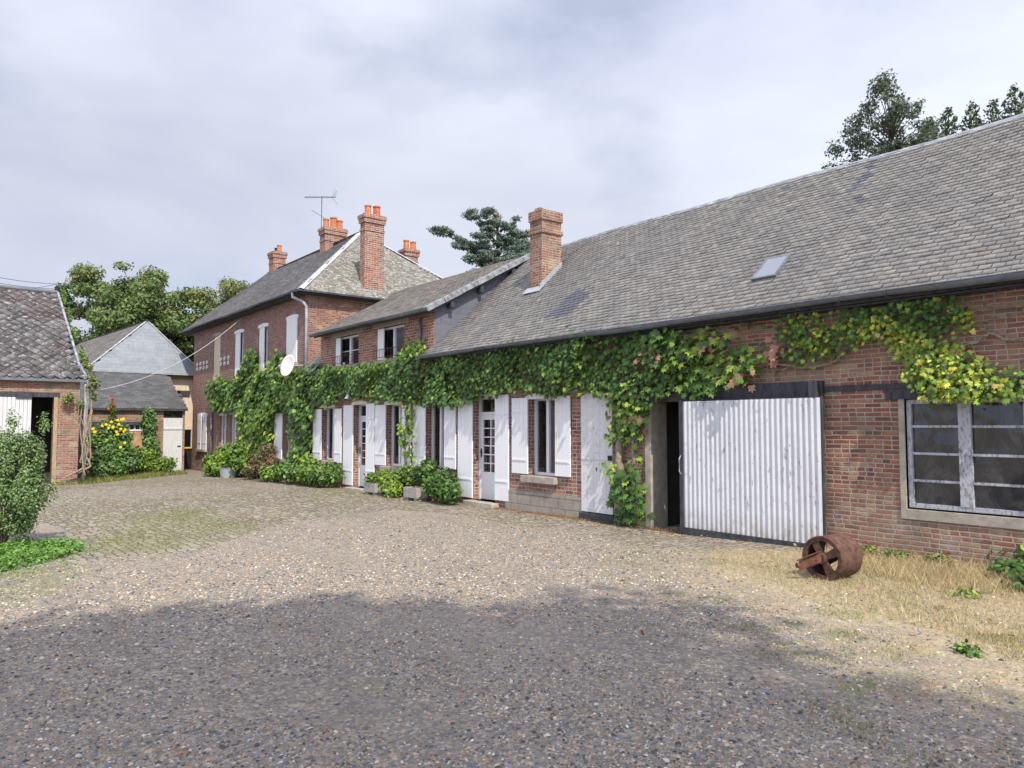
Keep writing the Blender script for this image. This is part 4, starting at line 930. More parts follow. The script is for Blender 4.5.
# roofs: front slope, hip, back
sv = (0, HRY-HEY, HRZ-HEZ); SL = math.hypot(sv[1], sv[2])
slates('roof', (HXg-.1, HEY, HEZ), (1, 0, 0), [(0, 0), (HXe-HXg+.1, 0), (HXa-HXg+.1, SL), (0, SL)], M['slate_house'], hs, .22, .12, sv, sag=.04)
hl = math.hypot(HXe-HXa, HRZ-HEZ)
slates('hip_roof', (HXe, HEY, HEZ), (0, 1, 0), [(0, 0), (2*(HRY-HEY), 0), (HRY-HEY, hl)], M['slate_hip'], hs, .22, .12, (HXa-HXe, 0, HRZ-HEZ), sag=.04)
mb = MB(); dz = Vector((0, 0, -.06)); BY = 2*HRY-HEY
fl_ = Vector((HXe, HEY, HEZ)); bl_ = Vector((HXe, BY, HEZ)); ap = Vector((HXa, HRY, HRZ)); g0 = Vector((HXg-.1, HEY, HEZ)); g1 = Vector((HXg-.1, HRY, HRZ)); g2 = Vector((HXg-.1, BY, HEZ))
for poly in ([g0, fl_, ap, g1], [fl_, bl_, ap], [bl_, g2, g1, ap], [g0, g2, bl_, fl_]): mb.poly(*[p+dz for p in poly])
mb.build('roof_deck', M['slate_newer'], hs)
def strip(a, b, wd, mat, root, name='hip_flashing', lift=.055):
    d = (b-a).normalized(); s = d.cross(Zv).normalized()*wd; up = s.cross(d).normalized(); up = up if up.z > 0 else -up
    n = 8; m_ = MB()
    for i in range(n):
        p, q_ = a.lerp(b, i/n), a.lerp(b, (i+1)/n+.01); p = p+up*lift; q_ = q_+up*lift; dr = -up*wd*.42
        m_.poly(p, q_, q_+s+dr, p+s+dr); m_.poly(q_, p, p-s+dr, q_-s+dr)
    return m_.build(name, M[mat], root, normals=False)
strip(fl_, ap, .11, 'lead_white', hs); strip(bl_, ap, .09, 'lead_white', hs); strip(g1, ap, .14, 'mortar_strip', hs, 'ridge_cap')
gutter(HXg-.1, HXe, HEY-.06, HEZ-.005, hs, r=.052)
mb = MB(); mb.box(HXg, HXe-.02, HEY+.02, D-.002, HEZ-.10, HEZ-.085); mb.box(HX1+.002, HXe-.02, D, BY, HEZ-.10, HEZ-.085); mb.box(HXe-.02, HXe+.03, HEY-.1, BY, HEZ-.06, HEZ+.0); mb.build('soffit', M['dark_wood'], hs)
# downpipe with swan neck
xd, _ = W(306.3, 330, D-.08)
a = W(292.5, 297, HEY-.06)[0]
MB().tube([(a, HEY-.06, HEZ-.05), (a, HEY-.06, HEZ-.2), (a+.25, D-.2, HEZ-.36), (xd-.02, D-.09, HEZ-.5), (xd, D-.08, HEZ-.8), (xd, D-.08, 3.0)], .05, 8).build('downpipe', M['zinc'], hs, smooth=True)
MB().tube([(X(212.8), D-.07, Zp(212.8, 412)), (X(212.8), D-.07, -.3)], .05, 8).build('downpipe', M['zinc_dark'], hs, smooth=True)
# chimneys
def rc(px, py, y): x_, z_ = W(px, py, y); return x_, z_
O_ = 'terracotta'; O2 = 'terracotta_red'
xc, zc = rc(277.5, 252.5, HRY); chimney(hs, xc, HRY, .62, .62, HRZ-.4, zc, [(.12, .05, .12, O_, .36), (-.15, 0, .10, 'black', .26)])
xc, zc = rc(333, 229, HRY); chimney(hs, xc, HRY, .55, .95, HRZ-.4, zc, [(-.1, -.28, .13, O_, .42), (.05, 0, .15, O_, .5), (.0, .30, .14, O_, .42), (-.15, .1, .12, O_, .40)])
yc, zc = XP(373, 212, -23.6); chimney(hs, -23.72, yc+.04, .36, .76, 5.7, zc-.10, [(.0, -.18, .12, O_, .34), (.02, .16, .13, O2, .36)])
MB().box(-23.98, -23.5, yc-.44, yc+.5, 6.22, 6.44).build('flashing', M['zinc'], hs)
xc, zc = rc(409, 250, 16.6); chimney(hs, xc, 16.6, .5, .62, 6.5, zc, [(.0, -.14, .13, O_, .42), (.05, .18, .13, O_, .38)])

# ---------------------------------------------------------------- LEFT BARN (front faces +X)
BX = -29.3
lb = thing('brick_barn', 'small brick barn at far left with mossy slate roof and dark half open doorway', 'barn', (-33, 0, -.3))
byw = lambda a, b: XP(a, b, BX)
yR = 4.17; wth = .34
yd0, yd1 = byw(29, 430)[0], byw(53, 430)[0]; zl = byw(40, 397)[1]
L = yR+9
mb = MB(); wall_grid(mb, (BX, -9, 0), (0, 1, 0), (-1, 0, 0), L, -1, 3.25, wth, [(byw(-30, 430)[0]+9, yd1+9, -.9, zl)]); fix_wall(mb, 'wall', M['brick_left'], lb)
RXb, RZb = -33.0, 6.72; yRt = XP(57, 293, RXb)[0]; 
mb = MB(); mb.prism([(BX-wth, yR, -1), (BX-7.4, yR-.9, -1), (BX-7.4, yR-.9, 3.2), (RXb, yRt-.1, RZb-.15), (BX-wth, yR, 3.3)], (0, -.34, 0)); mb.box(BX-7.74, BX-7.4, -9, 3.2, -1, 3.2); mb.build('gable_wall', M['brick_left'], lb)
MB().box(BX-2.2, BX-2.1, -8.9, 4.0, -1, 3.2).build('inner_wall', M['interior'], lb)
ez = 3.22; eyr = byw(86, 380)[0]; ex = BX+.12
slv = Vector((RXb-ex, 0, RZb-ez)); SLb = slv.length
# clip right side along the leaning verge; bell-cast foot
slates('roof', (ex, -9, ez), (0, 1, 0), [(0, 0), (eyr+9, 0), (eyr+9-.22, .7), (yRt+9+.05, SLb), (0, SLb)], M['slate_mossy'], lb, .34, .17, slv, sag=.08, lift=.035, diamond=True)
mb = MB(); mb.poly((ex, -9, ez-.03), (ex, eyr, ez-.03), (RXb, yRt, RZb-.03), (RXb, -9, RZb-.03)); mb.poly((RXb, -9, RZb-.03), (RXb, yRt, RZb-.03), (BX-7.5, yRt-.5, ez-.1), (BX-7.5, -9, ez-.1)); mb.build('roof_deck', M['slate_newer'], lb)
vp = [Vector((ex, eyr, ez)), Vector((ex-.5, eyr-.2, ez+.52)), Vector((RXb, yRt, RZb))]
mb = MB()
for a, b in zip(vp[:-1], vp[1:]): mb.beam(a+Vector((0, .02, .02)), b+Vector((0, .02, .02)), .07, .10)
mb.build('verge', M['worn_zinc'], lb)
MB().tube([(RXb, yRt, RZb+.01), (RXb, 0, RZb+.03), (RXb, -4, RZb-.02), (RXb, -9, RZb)], .09, 8).build('ridge_cap', M['slate_newer'], lb)
MB().box(ex-.02, ex+.08, -9, eyr, ez-.10, ez-.01).build('gutter', M['zinc_dark'], lb)
pdy = byw(84, 420)[0]+.02
MB().tube([(BX+.1, eyr-.03, ez-.05), (BX+.1, pdy, ez-.3), (BX+.08, pdy, 1.2), (BX+.08, pdy, -.25)], .055, 8).build('downpipe', M['zinc'], lb, smooth=True)
yb0 = byw(-28, 430)[0]
b = MB(); n = 14; yb1 = byw(30.5, 430)[0]
for i in range(n): b.box(BX+.03, BX+.06, yb0+(yb1-yb0)*i/n+.005, yb0+(yb1-yb0)*(i+1)/n-.005, -.25, zl-.02)
b.box(BX+.0, BX+.03, yb0, yb1, -.2, zl-.05)
dl = b.build('door', M['offwhite'], lb); dl['label'] = 'sliding white board door'
MB().box(BX-.1, BX+.025, yb0, byw(60, 390)[0], zl+.0, zl+.16).box(BX+.03, BX+.1, byw(16, 390)[0], byw(32, 390)[0], zl-.06, zl+.17).build('door_lintel', M['dark_wood'], lb)
MB().box(BX-.2, BX+.03, yd1+.0, yd1+.12, -.5, zl-.0).build('door_jamb', M['bare_wood'], lb)

# ---------------------------------------------------------------- BRICK SHED with white door
SX = -34.9; ss = lambda a, b: XP(a, b, SX)
sh_ = thing('brick_shed', 'low brick lean-to shed with dark slate roof and plain white door', 'shed', (SX-1.3, 7, -.4))
y0s, y1s = 3.9, 9.03; dy0, dy1 = ss(163, 440)[0], ss(182, 440)[0]; zt_ = ss(170, 410)[1]
yw0, yw1 = ss(92, 440)[0], ss(146, 440)[0]; zw0, zw1 = ss(120, 453)[1], ss(120, 425)[1]
mb = MB(); wall_grid(mb, (SX, y0s, 0), (0, 1, 0), (-1, 0, 0), y1s-y0s+.05, -1, 2.36, .3, [(dy0-y0s, dy1-y0s, -.9, zt_), (yw0-y0s, yw1-y0s, zw0, zw1)]); fix_wall(mb, 'wall', M['brick_left'], sh_)
MB().prism([(SX-.3, y1s+.05, -1), (SX-2.8, y1s+.05, -1), (SX-2.8, y1s+.05, 3.95), (SX-.3, y1s+.05, 2.36)], (0, -.28, 0)).build('side_wall', M['brick_left'], sh_)
ex2 = SX+.15; yrt = ss(187, 409)[0]; sv2 = Vector((-37.5-ex2, 0, 4.03-2.36)); S2 = sv2.length
slates('roof', (ex2, y0s, 2.36), (0, 1, 0), [(0, 0), (yrt-y0s, 0), (8.88-y0s, S2), (0, S2)], M['slate_dark'], sh_, .27, .15, sv2, sag=.03)
MB().poly((ex2, y0s, 2.34), (ex2, yrt, 2.34), (-37.5, 8.86, 4.0), (-37.5, y0s, 4.0)).poly((ex2, y0s, 2.27), (-37.5, y0s, 3.93), (-37.5, 8.86, 3.93), (ex2, yrt, 2.27)).poly((ex2, y0s, 2.34), (ex2, y0s, 2.27), (ex2, yrt, 2.27), (ex2, yrt, 2.34)).build('roof_deck', M['dark_wood'], sh_, normals=False)
b = MB(); b.box(SX-.02, SX+.03, dy0, dy1, -.6, ss(170, 418)[1]); n = 4
for i in range(1, n): yy = dy0+(dy1-dy0)*i/n; b.box(SX+.03, SX+.034, yy-.006, yy+.006, -.3, 1.75)
b.box(SX+.03, SX+.06, dy0, dy1, 1.45, 1.52)
dr = b.build('door', M['offwhite'], sh_); MB().box(SX+.034, SX+.06, dy1-.2, dy1-.06, .7, .74).build('latch', M['black'], dr)
MB().box(SX-.1, SX-.06, dy0, dy1, ss(170, 418)[1]+.01, zt_).build('transom', M['dusty'], sh_)
MB().box(SX-.1, SX+.03, yw0-.1, yw1+.15, zw1, zw1+.14).build('lintel', M['dark_wood'], sh_)
MB().box(SX-.16, SX-.12, ss(124, 440)[0], yw1, zw0, zw1-.25).build('boarding', M['ply'], sh_)
frame = MB(); yfa, yfb = ss(124, 430)[0], yw1
frame.box(SX-.16, SX-.1, yfa, yfb, zw1-.25, zw1-.19)
for i in range(5): yy = yfa+(yfb-yfa)*i/4; frame.box(SX-.16, SX-.1, max(yy-.03, yfa), min(yy+.03, yfb), zw1-.19, zw1)
fo = frame.build('window', M['white'], sh_); MB().box(SX-.15, SX-.14, yfa, yfb, zw1-.2, zw1).build('pane', M['dusty'], fo)
MB().box(SX-.14, SX-.1, ss(95, 440)[0], ss(109, 440)[0], zw0, zw1-.02).build('shutter', M['white'], sh_)

# ---------------------------------------------------------------- TIMBER CLAD BARN behind the shed
CX = -38.0
cb = thing('clad_barn', 'pale vertical timber clad barn with blue grey hipped roof behind the shed', 'barn', (-42, 8, -.5))
k0, k1 = 5.3, 13.5; ry0 = ss  # not used
cs_ = lambda a, b: XP(a, b, CX)
mb = MB(); n = 46; yy0, yy1 = 5.6, 13.4
o1 = (cs_(177, 391)[0], cs_(190.3, 391)[0], cs_(180, 397.5)[1], cs_(180, 390.5)[1]); o2 = (cs_(183.5, 430)[0], cs_(191.3, 430)[0], -.9, cs_(187, 429.5)[1])
wall_grid(mb, (CX, yy0, 0), (0, 1, 0), (-1, 0, 0), yy1-yy0, -1, 4.02, .1, [(a-yy0, b-yy0, c, d) for a, b, c, d in (o1, o2)])
fix_wall(mb, 'wall', M['clad_wood'], cb)
bt_ = MB()
for i in range(n+1):
    y_ = yy0+(yy1-yy0)*i/n
    inside1 = o1[0] < y_ < o1[1]; inside2 = o2[0] < y_ < o2[1]
    if inside2: bt_.box(CX+.002, CX+.02, y_-.012, y_+.012, o2[3], o1[2] if inside1 else 3.85)
    if inside1: bt_.box(CX+.002, CX+.02, y_-.012, y_+.012, o1[3], 3.85)
    if not inside1 and not inside2: bt_.box(CX+.002, CX+.02, y_-.012, y_+.012, -.5, 3.85)
bt_.build('batten', M['clad_wood'], cb)
MB().box(CX+.0, CX+.06, yy0, yy1, 3.86, 4.02).build('fascia', M['bare_wood'], cb)
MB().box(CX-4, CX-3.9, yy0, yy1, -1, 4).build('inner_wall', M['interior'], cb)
MB().box(CX-12, CX-.1, yy0, yy0+.1, -1, 4).build('side_wall', M['clad_wood'], cb)
eL = Vector((CX+.25, 5.5, 4.08)); eR = Vector((CX+.25, 10.75, 4.04)); apx = Vector((-39.45, 8.39, 6.75)); fr_ = Vector((-52.7, 7.41, 6.75)); eLf = eL+(fr_-apx)
eRf = eR+(fr_-apx); uu = (eR-eL); upv = apx-eL-uu*((apx-eL).dot(uu)/uu.length_squared)
hn = uu.cross(upv).normalized(); hn = hn if hn.z > 0 else -hn
MB().prism([eL, eR, apx], hn*.025).build('hip_roof', M['hip_flat'], cb)
u3 = (eLf-eL); up3 = apx-eL-u3*((apx-eL).dot(u3)/u3.length_squared)
slates('roof', eL, u3, [(0, 0), (u3.length, 0), ((fr_-eL).dot(u3.normalized()), up3.length), ((apx-eL).dot(u3.normalized()), up3.length)], M['slate_wing'], cb, .3, .18, up3, sag=.02)
mb = MB()
for poly in ([eL, eR, apx], [eLf, eL, apx, fr_], [eR, eRf, fr_, apx]): mb.poly(*[p+Vector((0, 0, -.04)) for p in poly])
mb.build('roof_deck', M['slate_wing'], cb, normals=True)
strip(eL, apx, .07, 'zinc', cb); strip(eR, apx, .07, 'zinc', cb); strip(fr_, apx, .12, 'zinc', cb, 'ridge_cap')
MB().beam(eL+Vector((.07, -.1, .03)), eR+Vector((.07, 1.5, .03)), .12, .10).build('gutter', M['zinc'], cb)

# ---------------------------------------------------------------- VINES
v1 = thing('creeper', 'dense green creeper in a deep band under the eaves between the two glazed doors', 'creeper', (-13, D-.2, 2.4))
band_L = [(298, 372), (312, 366), (330, 368), (348, 370), (365, 368), (380, 366), (395, 360), (405, 352), (414, 346), (424, 352), (434, 358), (445, 357), (445, 402), (434, 404), (418, 402), (400, 400), (380, 398), (362, 396), (345, 397), (330, 404), (312, 402), (298, 402)]
band_R = [(440, 356), (480, 351), (520, 345), (548, 337), (560, 334), (590, 334), (615, 328), (640, 326), (660, 332), (664, 345), (664, 398), (650, 405), (635, 400), (610, 394), (590, 390), (570, 389), (548, 394), (530, 390), (510, 388), (488, 393), (470, 400), (455, 405), (440, 403)]
vine(v1, [(band_L, G_VINE, 1.0), (band_R, G_VINE, 1.0), ([(405, 344), (420, 340), (428, 352), (405, 360)], G_VINE2, 1), ([(318, 368), (400, 362), (400, 372), (318, 378)], G_VINE2, .8),
          ([(405, 400), (413, 400), (412, 470), (405.5, 470)], G_VINE2, .8)], dens=440, size=.098)
stem(v1, [([(408, 470), (407, 440), (409, 400)], .03)])
v2 = thing('creeper', 'creeper with thick trunk hanging beside the peeling white door', 'creeper', (X(628), D-.2, .8))
vine(v2, [([(612, 392), (640, 392), (645, 410), (640, 430), (630, 442), (612, 440), (608, 425), (612, 410)], G_VINE2, .9), ([(612, 478), (625, 466), (640, 470), (645, 490), (645, 522), (616, 523), (612, 505)], G_VINE, 1.),
          ([(600, 465), (612, 462), (618, 468), (604, 472)], G_VINE2, .6), ([(628, 440), (640, 440), (640, 475), (630, 470)], G_VINE2, .35), ([(628, 415), (642, 418), (640, 430), (626, 428)], DEAD, .6)], dens=330, size=.12)
stem(v2, [([(624, 515), (626, 480), (623, 450), (627, 405)], .10), ([(636, 500), (637, 450), (632, 400)], .04)], 'trunk')
v3 = thing('creeper', 'green creeper with brown dead leaves above the open end of the corrugated barn door', 'creeper', (X(700), D-.2, 2.5))
vine(v3, [([(655, 335), (672, 336), (690, 342), (703, 350), (704, 372), (716, 382), (708, 392), (690, 394), (676, 392), (655, 398)], G_VINE, .95),
          ([(668, 352), (705, 330), (722, 336), (735, 345), (760, 347), (766, 362), (752, 370), (738, 374), (716, 388), (690, 394)], G_VINE2, .85),
          ([(645, 352), (662, 349), (665, 364), (650, 366)], DEAD, .9), ([(700, 340), (715, 342), (714, 354), (702, 352)], DEAD, .6), ([(764, 340), (780, 338), (780, 362), (768, 362)], DEAD, .7), ([(742, 374), (754, 372), (755, 384), (745, 384)], DEAD, .6),
          ([(735, 368), (750, 366), (750, 378), (738, 378)], G_VINE2, .5), ([(640, 328), (672, 330), (690, 338), (668, 350), (640, 350)], G_VINE, .7)], dens=330, size=.125)
stem(v3, [([(700, 360), (740, 368), (775, 360), (790, 352)], .016), ([(775, 350), (776, 388)], .014)])
v4 = thing('creeper', 'yellowing creeper on bare grey stems between barn door and workshop window', 'creeper', (X(890), D-.2, 2.4))
vine(v4, [([(838, 318), (856, 312), (870, 330), (858, 345), (842, 345)], G_VINE+YEL[4:], .7), ([(720, 318), (760, 312), (800, 308), (835, 304), (838, 312), (800, 320), (755, 326), (722, 330)], G_VINE, .14), ([(780, 322), (800, 318), (826, 322), (838, 330), (840, 345), (832, 356), (818, 362), (805, 362), (792, 366), (786, 352)], G_VINE+G_VINE2+YEL[:3], .85),
          ([(842, 306), (870, 303), (910, 298), (945, 297), (972, 308), (975, 320), (958, 322), (940, 330), (915, 328), (880, 330), (850, 322)], G_VINE, .8),
          ([(852, 322), (880, 318), (910, 326), (930, 336), (950, 345), (975, 356), (988, 368), (1003, 384), (960, 397), (930, 394), (912, 376), (905, 352), (880, 340), (856, 338)], YEL, .95),
          ([(905, 345), (935, 340), (960, 352), (985, 372), (1024, 378), (1034, 398), (985, 399), (950, 398), (920, 394), (908, 372)], G_VINE2+G_VINE2+G_VINE2+YEL[:2], .9),
          ([(950, 312), (975, 310), (975, 330), (962, 332)], YEL, .7), ([(1004, 362), (1030, 364), (1030, 374), (1006, 370)], YEL, .4)], dens=1050, size=.066, depth=.2, bulge=.15)
stem(v4, [([(768, 362), (790, 366), (815, 368), (838, 362), (850, 348), (862, 335)], .022), ([(790, 368), (775, 372), (760, 366)], .014), ([(860, 335), (900, 332), (938, 336), (960, 322)], .018), ([(1030, 340), (1005, 339), (990, 334), (983, 326)], .02), ([(1030, 310), (1010, 318), (990, 316), (978, 308)], .014), ([(990, 336), (970, 345), (962, 350)], .018), ([(928, 352), (930, 372), (932, 385)], .014), ([(1030, 306), (985, 305)], .012), ([(776, 388), (776, 356)], .012)])
v5 = thing('creeper', 'overgrown creeper climbing the farmhouse front up to the satellite dish', 'creeper', (-27, D-.3, -.2))
vine(v5, [([(209, 384), (216, 379), (224, 378), (234, 381), (242, 374), (246, 352), (255, 350), (258, 368), (268, 374), (272, 360), (280, 352), (286, 360), (291, 370), (299, 368), (306, 372), (306, 402), (292, 404), (275, 412), (255, 414), (234, 409), (216, 409), (210, 398)], G_VINE+G_VINE2, 1.0),
          ([(240, 406), (273, 410), (271, 440), (269, 452), (264, 470), (250, 474), (246, 472), (241, 450)], G_VINE2, 1.0),
          ([(292, 402), (313, 402), (309, 440), (309, 472), (293, 474)], G_VINE, 1.0), ([(275, 402), (290, 402), (290, 412), (275, 411)], G_VINE, 1.)], dens=230, size=.16, depth=.3, bulge=.22, shagg=.09)
stem(v5, [([(262, 472), (256, 440), (262, 400)], .06), ([(300, 478), (301, 430), (298, 380)], .05)], 'trunk')
# ---------------------------------------------------------------- bushes
def bush(name, label, cat, cs, rad, n, pal, size, loc=None, tpl='rhomb', stems=5, mat='leaf', **kw):
    c0 = np.array(cs, float); base = loc or (float(c0[:, 0].mean()), float(c0[:, 1].mean()), gz(c0[:, 0].mean()))
    r = thing(name, label, cat, base)
    puff(cs, rad, n, pal, size, 'foliage', r, tpl, mat, **kw)
    sm = MB()
    for k in range(min(stems, len(cs))):
        c = cs[k % len(cs)]; b0 = (base[0]+(c[0]-base[0])*.6, base[1]+(c[1]-base[1])*.6, gz(c[0])-.02); md = tuple((p+q)/2+random.uniform(-.05, .05) for p, q in zip(b0, c))
        sm.tube([b0, md, c], [.022, .015, .006], 6)
    sm.build('stem', M['bark'], r, smooth=True); return r
def at(px, py, y): x_, z_ = W(px, py, y); return (x_, y, z_)
bush('shrub', 'low green shrub under the closed shutters beside the galvanised tub', 'shrub', [at(212, 462, 9.3), at(222, 458, 9.4), at(232, 459, 9.4), at(240, 462, 9.5), at(228, 452, 9.6), at(214, 468, 9.1), at(240, 450, 9.6)], (.62, .35, .34), 4600, G_VINE2, .15, stems=6)
bush('shrub', 'wide leafy shrub with yellowing edge at the foot of the left shuttered window', 'shrub', [at(272, 474, 9.4), at(285, 471, 9.4), at(298, 472, 9.4), at(310, 474, 9.3), at(322, 475, 9.3), at(330, 473, 9.5), at(306, 464, 9.5)], (.55, .35, .31), 6000, G_VINE+G_VINE2, .13, stems=6)
bush('dry_bush', 'withered brown leaves heaped at the foot of the farmhouse creeper', 'bush', [at(248, 470, 9.3), at(262, 468, 9.3), at(270, 462, 9.5), at(256, 462, 9.6), at(268, 450, 9.6)], (.5, .3, .28), 1300, [(.16, .10, .06), (.24, .15, .09), (.11, .07, .045), (.09, .14, .04)], .11, stems=5)
bush('shrub', 'small bright green plant between the two stone troughs', 'shrub', [at(390, 485, 9.45), at(394, 490, 9.4), at(385, 478, 9.6), at(396, 480, 9.6), at(402, 476, 9.7), at(412, 475, 9.7)], (.32, .25, .25), 2600, G_VINE2, .09, tpl='oval')
bush('shrub', 'round bushy shrub at the left of the second glazed door', 'shrub', [at(442, 488, 9.45), at(450, 492, 9.35), at(446, 480, 9.55), at(434, 484, 9.55), at(424, 474, 9.7), at(430, 470, 9.7)], (.30, .27, .27), 3600, G_VINE, .10, tpl='oval')
# stone troughs
for (px, py, lab, pxr) in ((375, 491.5, 'small stone trough with leafy plant beside the first glazed door', 385), (416, 497, 'small stone trough nearest the round bushy shrub', 428)):
    x_, y_, z_ = GG(px, py); y_ = 9.42; x_ = W(px, py, y_)[0]; z_ = gz(x_)
    wv, dv, hv = .62, .34, .24
    mb = MB(); t = .05; zz = z_+.07
    mb.box(x_-wv/2, x_+wv/2, y_-dv/2, y_-dv/2+t, zz, zz+hv); mb.box(x_-wv/2, x_+wv/2, y_+dv/2-t, y_+dv/2, zz, zz+hv); mb.box(x_-wv/2, x_-wv/2+t, y_-dv/2+t, y_+dv/2-t, zz, zz+hv); mb.box(x_+wv/2-t, x_+wv/2, y_-dv/2+t, y_+dv/2-t, zz, zz+hv); mb.box(x_-wv/2+t, x_+wv/2-t, y_-dv/2+t, y_+dv/2-t, zz, zz+hv-.05)
    tr = thing('stone_trough', lab, 'trough', (x_, y_, z_), group='stone troughs along the front')
    mb.build('trough_body', M['stone'], tr)
    MB().box(x_-wv/2+.05, x_-wv/2+.17, y_-dv/2+.03, y_+dv/2-.03, z_-.02, zz-.001).box(x_+wv/2-.17, x_+wv/2-.05, y_-dv/2+.03, y_+dv/2-.03, z_-.02, zz-.001).build('foot', M['stone'], tr)
    if px < 400: bush('potted_plant', 'leafy plant spilling out of the left stone trough', 'plant', [(x_-.15, y_, zz+hv+.1), (x_+.1, y_, zz+hv+.12), (x_+.25, y_+.05, zz+hv+.1)], (.22, .2, .16), 1300, G_VINE2, .08, loc=(x_, y_, zz+hv-.05), tpl='oval', stems=3)
# galvanised tub
x_, y_, z_ = GG(229.5, 477.5)
tb = thing('galvanised_tub', 'round galvanised metal tub used as planter below the farmhouse windows', 'tub', (x_, y_, z_))
MB().lathe((x_, y_, z_), (0, 0, 1), [(.01, .005), (.33, .005), (.39, .36), (.41, .37), (.41, .385), (.375, .385), (.36, .28), (.01, .28)], 28).build('tub_body', M['zinc'], tb, smooth=False)
for s in (-1, 1): MB().tube([(x_+s*.37+dx_, y_-.0+dy_, z_+.3) for dx_, dy_ in ((0, -.08), (s*.07, -.06), (s*.07, .06), (0, .08))], .012, 6).build('handle', M['zinc_dark'], tb)
bush('potted_plant', 'pale straggly plant growing in the galvanised tub', 'plant', [(x_-.1, y_, z_+.45), (x_+.15, y_+.05, z_+.43)], (.25, .25, .12), 400, [(.22, .20, .10), (.15, .2, .06)], .10, loc=(x_, y_, z_+.28), stems=2)
# satellite dish
dxp, dzp = W(289, 366, 9.35)
dish = thing('satellite_dish', 'round white satellite dish on the farmhouse wall above the creeper', 'satellite dish', (dxp, D-.05, dzp))
ax = Vector((.22, -.95, .20)).normalized()
MB().lathe((dxp, 9.35, dzp), ax, [(.01, .0), (.12, .006), (.22, .025), (.30, .05), (.36, .075), (.365, .07), (.31, .045), (.2, .012), (.01, -.012)], 28).build('reflector', M['ceramic'], dish, smooth=True)
MB().tube([(dxp, 9.38, dzp), (dxp-.02, 9.6, dzp+.02), (dxp-.02, D-.01, dzp+.05)], .025, 8).build('bracket', M['zinc'], dish)
cpt = Vector((dxp, 9.35, dzp)); MB().tube([cpt-Zv*.36+ax*.05, cpt+ax*.42-Zv*.12], .011, 6).tube([cpt+ax*.40-Zv*.12, cpt+ax*.32-Zv*.05], .03, 8).build('receiver_arm', M['zinc'], dish)
# tv antenna
ax_, az_ = W(321.3, 235, HRY-.3); ay = HRY-.3; top = W(321, 196.5, ay)[1]
an = thing('tv_antenna', 'thin metal television antenna on a mast beside the ridge chimney', 'antenna', (ax_, ay, HRZ-.4))
MB().tube([(ax_, ay, HRZ-.6), (ax_, ay, top)], .022, 6).build('mast', M['zinc_dark'], an)
bd = Rt*.95+Vector((0, 0, .0)); bd.normalize(); c0 = Vector((ax_, ay, top-.05)); mb = MB(); mb.tube([c0-bd*.75, c0+bd*.62], .026, 5)
sdv = Vector((-bd.y, bd.x, 0))
for k in np.linspace(-.73, .45, 13): mb.tube([c0+bd*k-sdv*.15-Zv*.10, c0+bd*k+sdv*.15+Zv*.10], .014, 4)
for s in (1, -1):
    mb.tube([c0+bd*.45, c0+bd*.66+Zv*.28*s], .010, 4); 
    for e_ in (-.2, 0, .2): mb.tube([c0+bd*.52+Zv*.1*s+sdv*e_, c0+bd*.66+Zv*.28*s+sdv*e_], .007, 4)
mb.build('uhf_array', M['zinc_dark'], an)
c1 = Vector((ax_, ay, W(321, 217, ay)[1])); mb = MB().tube([c1-bd*.45+Zv*.30, c1+bd*.22-Zv*.12], .014, 5); mb.build('boom', M['zinc_dark'], an)
# cable from the farmhouse to the barn corner
A = Vector((W(244, 316, D-.1)[0], D-.1, W(244, 316, D-.1)[1])); yb_, zb_ = XP(91, 391, BX+.1); B = Vector((BX+.1, yb_, zb_))
pts = [A.lerp(B, t)-Zv*(4*t*(1-t)*.55) for t in np.linspace(0, 1, 24)]
tag(MB().tube(pts, .012, 5).build('overhead_cable', M['cable'], smooth=True), 'pale sagging cable strung from the farmhouse eaves to the barn corner', 'cable')
# pole with ivy, carrying wires off to the left
px_, pd = 63, 46.0
pp = CP+ray(64, 300)*(pd/ray(64, 300).dot(Fh)); pz = (CP+ray(64, 283)*(pd/ray(64, 283).dot(Fh))).z
po = thing('utility_pole', 'ivy covered wooden utility pole behind the mossy barn roof', 'utility pole', (pp.x, pp.y, -.5))
MB().tube([(pp.x, pp.y, -.5), (pp.x, pp.y, pz)], [.16, .11], 10).build('pole', M['bark'], po, smooth=True)
MB().tube([(pp.x-.5*Rt.x, pp.y-.5*Rt.y, pz-.25), (pp.x+.3*Rt.x, pp.y+.3*Rt.y, pz-.25)], .05, 6).tube([(pp.x, pp.y, pz), (pp.x+.1*Rt.x, pp.y+.1*Rt.y, pz+.35), (pp.x+.3*Rt.x, pp.y+.3*Rt.y, pz-.1)], .03, 6).build('crossarm', M['zinc_dark'], po)
iv = thing('ivy', 'dark ivy wrapped round the utility pole top', 'ivy', (pp.x, pp.y, 3))
puff([(pp.x+random.uniform(-.5, .3), pp.y+random.uniform(-.3, .3), z) for z in np.linspace(4.5, pz-.6, 9)], (.45, .45, .55), 2600, [(.045, .09, .03), (.06, .10, .05)], .22, 'foliage', iv)
for k, (ya, yb2) in enumerate(((271, 284), (277, 289), (283, 283), (287, 291))):
    a = CP+ray(62, yb2)*(pd/ray(62, yb2).dot(Fh)); b = CP+ray(-60, ya-8 if k != 2 else 292)*(38/ray(-60, ya).dot(Fh))
    tag(MB().tube([a.lerp(b, t)-Zv*(4*t*(1-t)*.25) for t in np.linspace(0, 1, 12)], .014, 4).build('power_line', M['cable_dark'], smooth=True), ['topmost thin power line leaving the ivy covered pole to the left', 'second power line from the top leaving the ivy covered pole', 'third power line from the top leaving the ivy covered pole', 'lowest power line leaving the ivy covered pole above the barn roof'][k], 'power line', 'power lines')
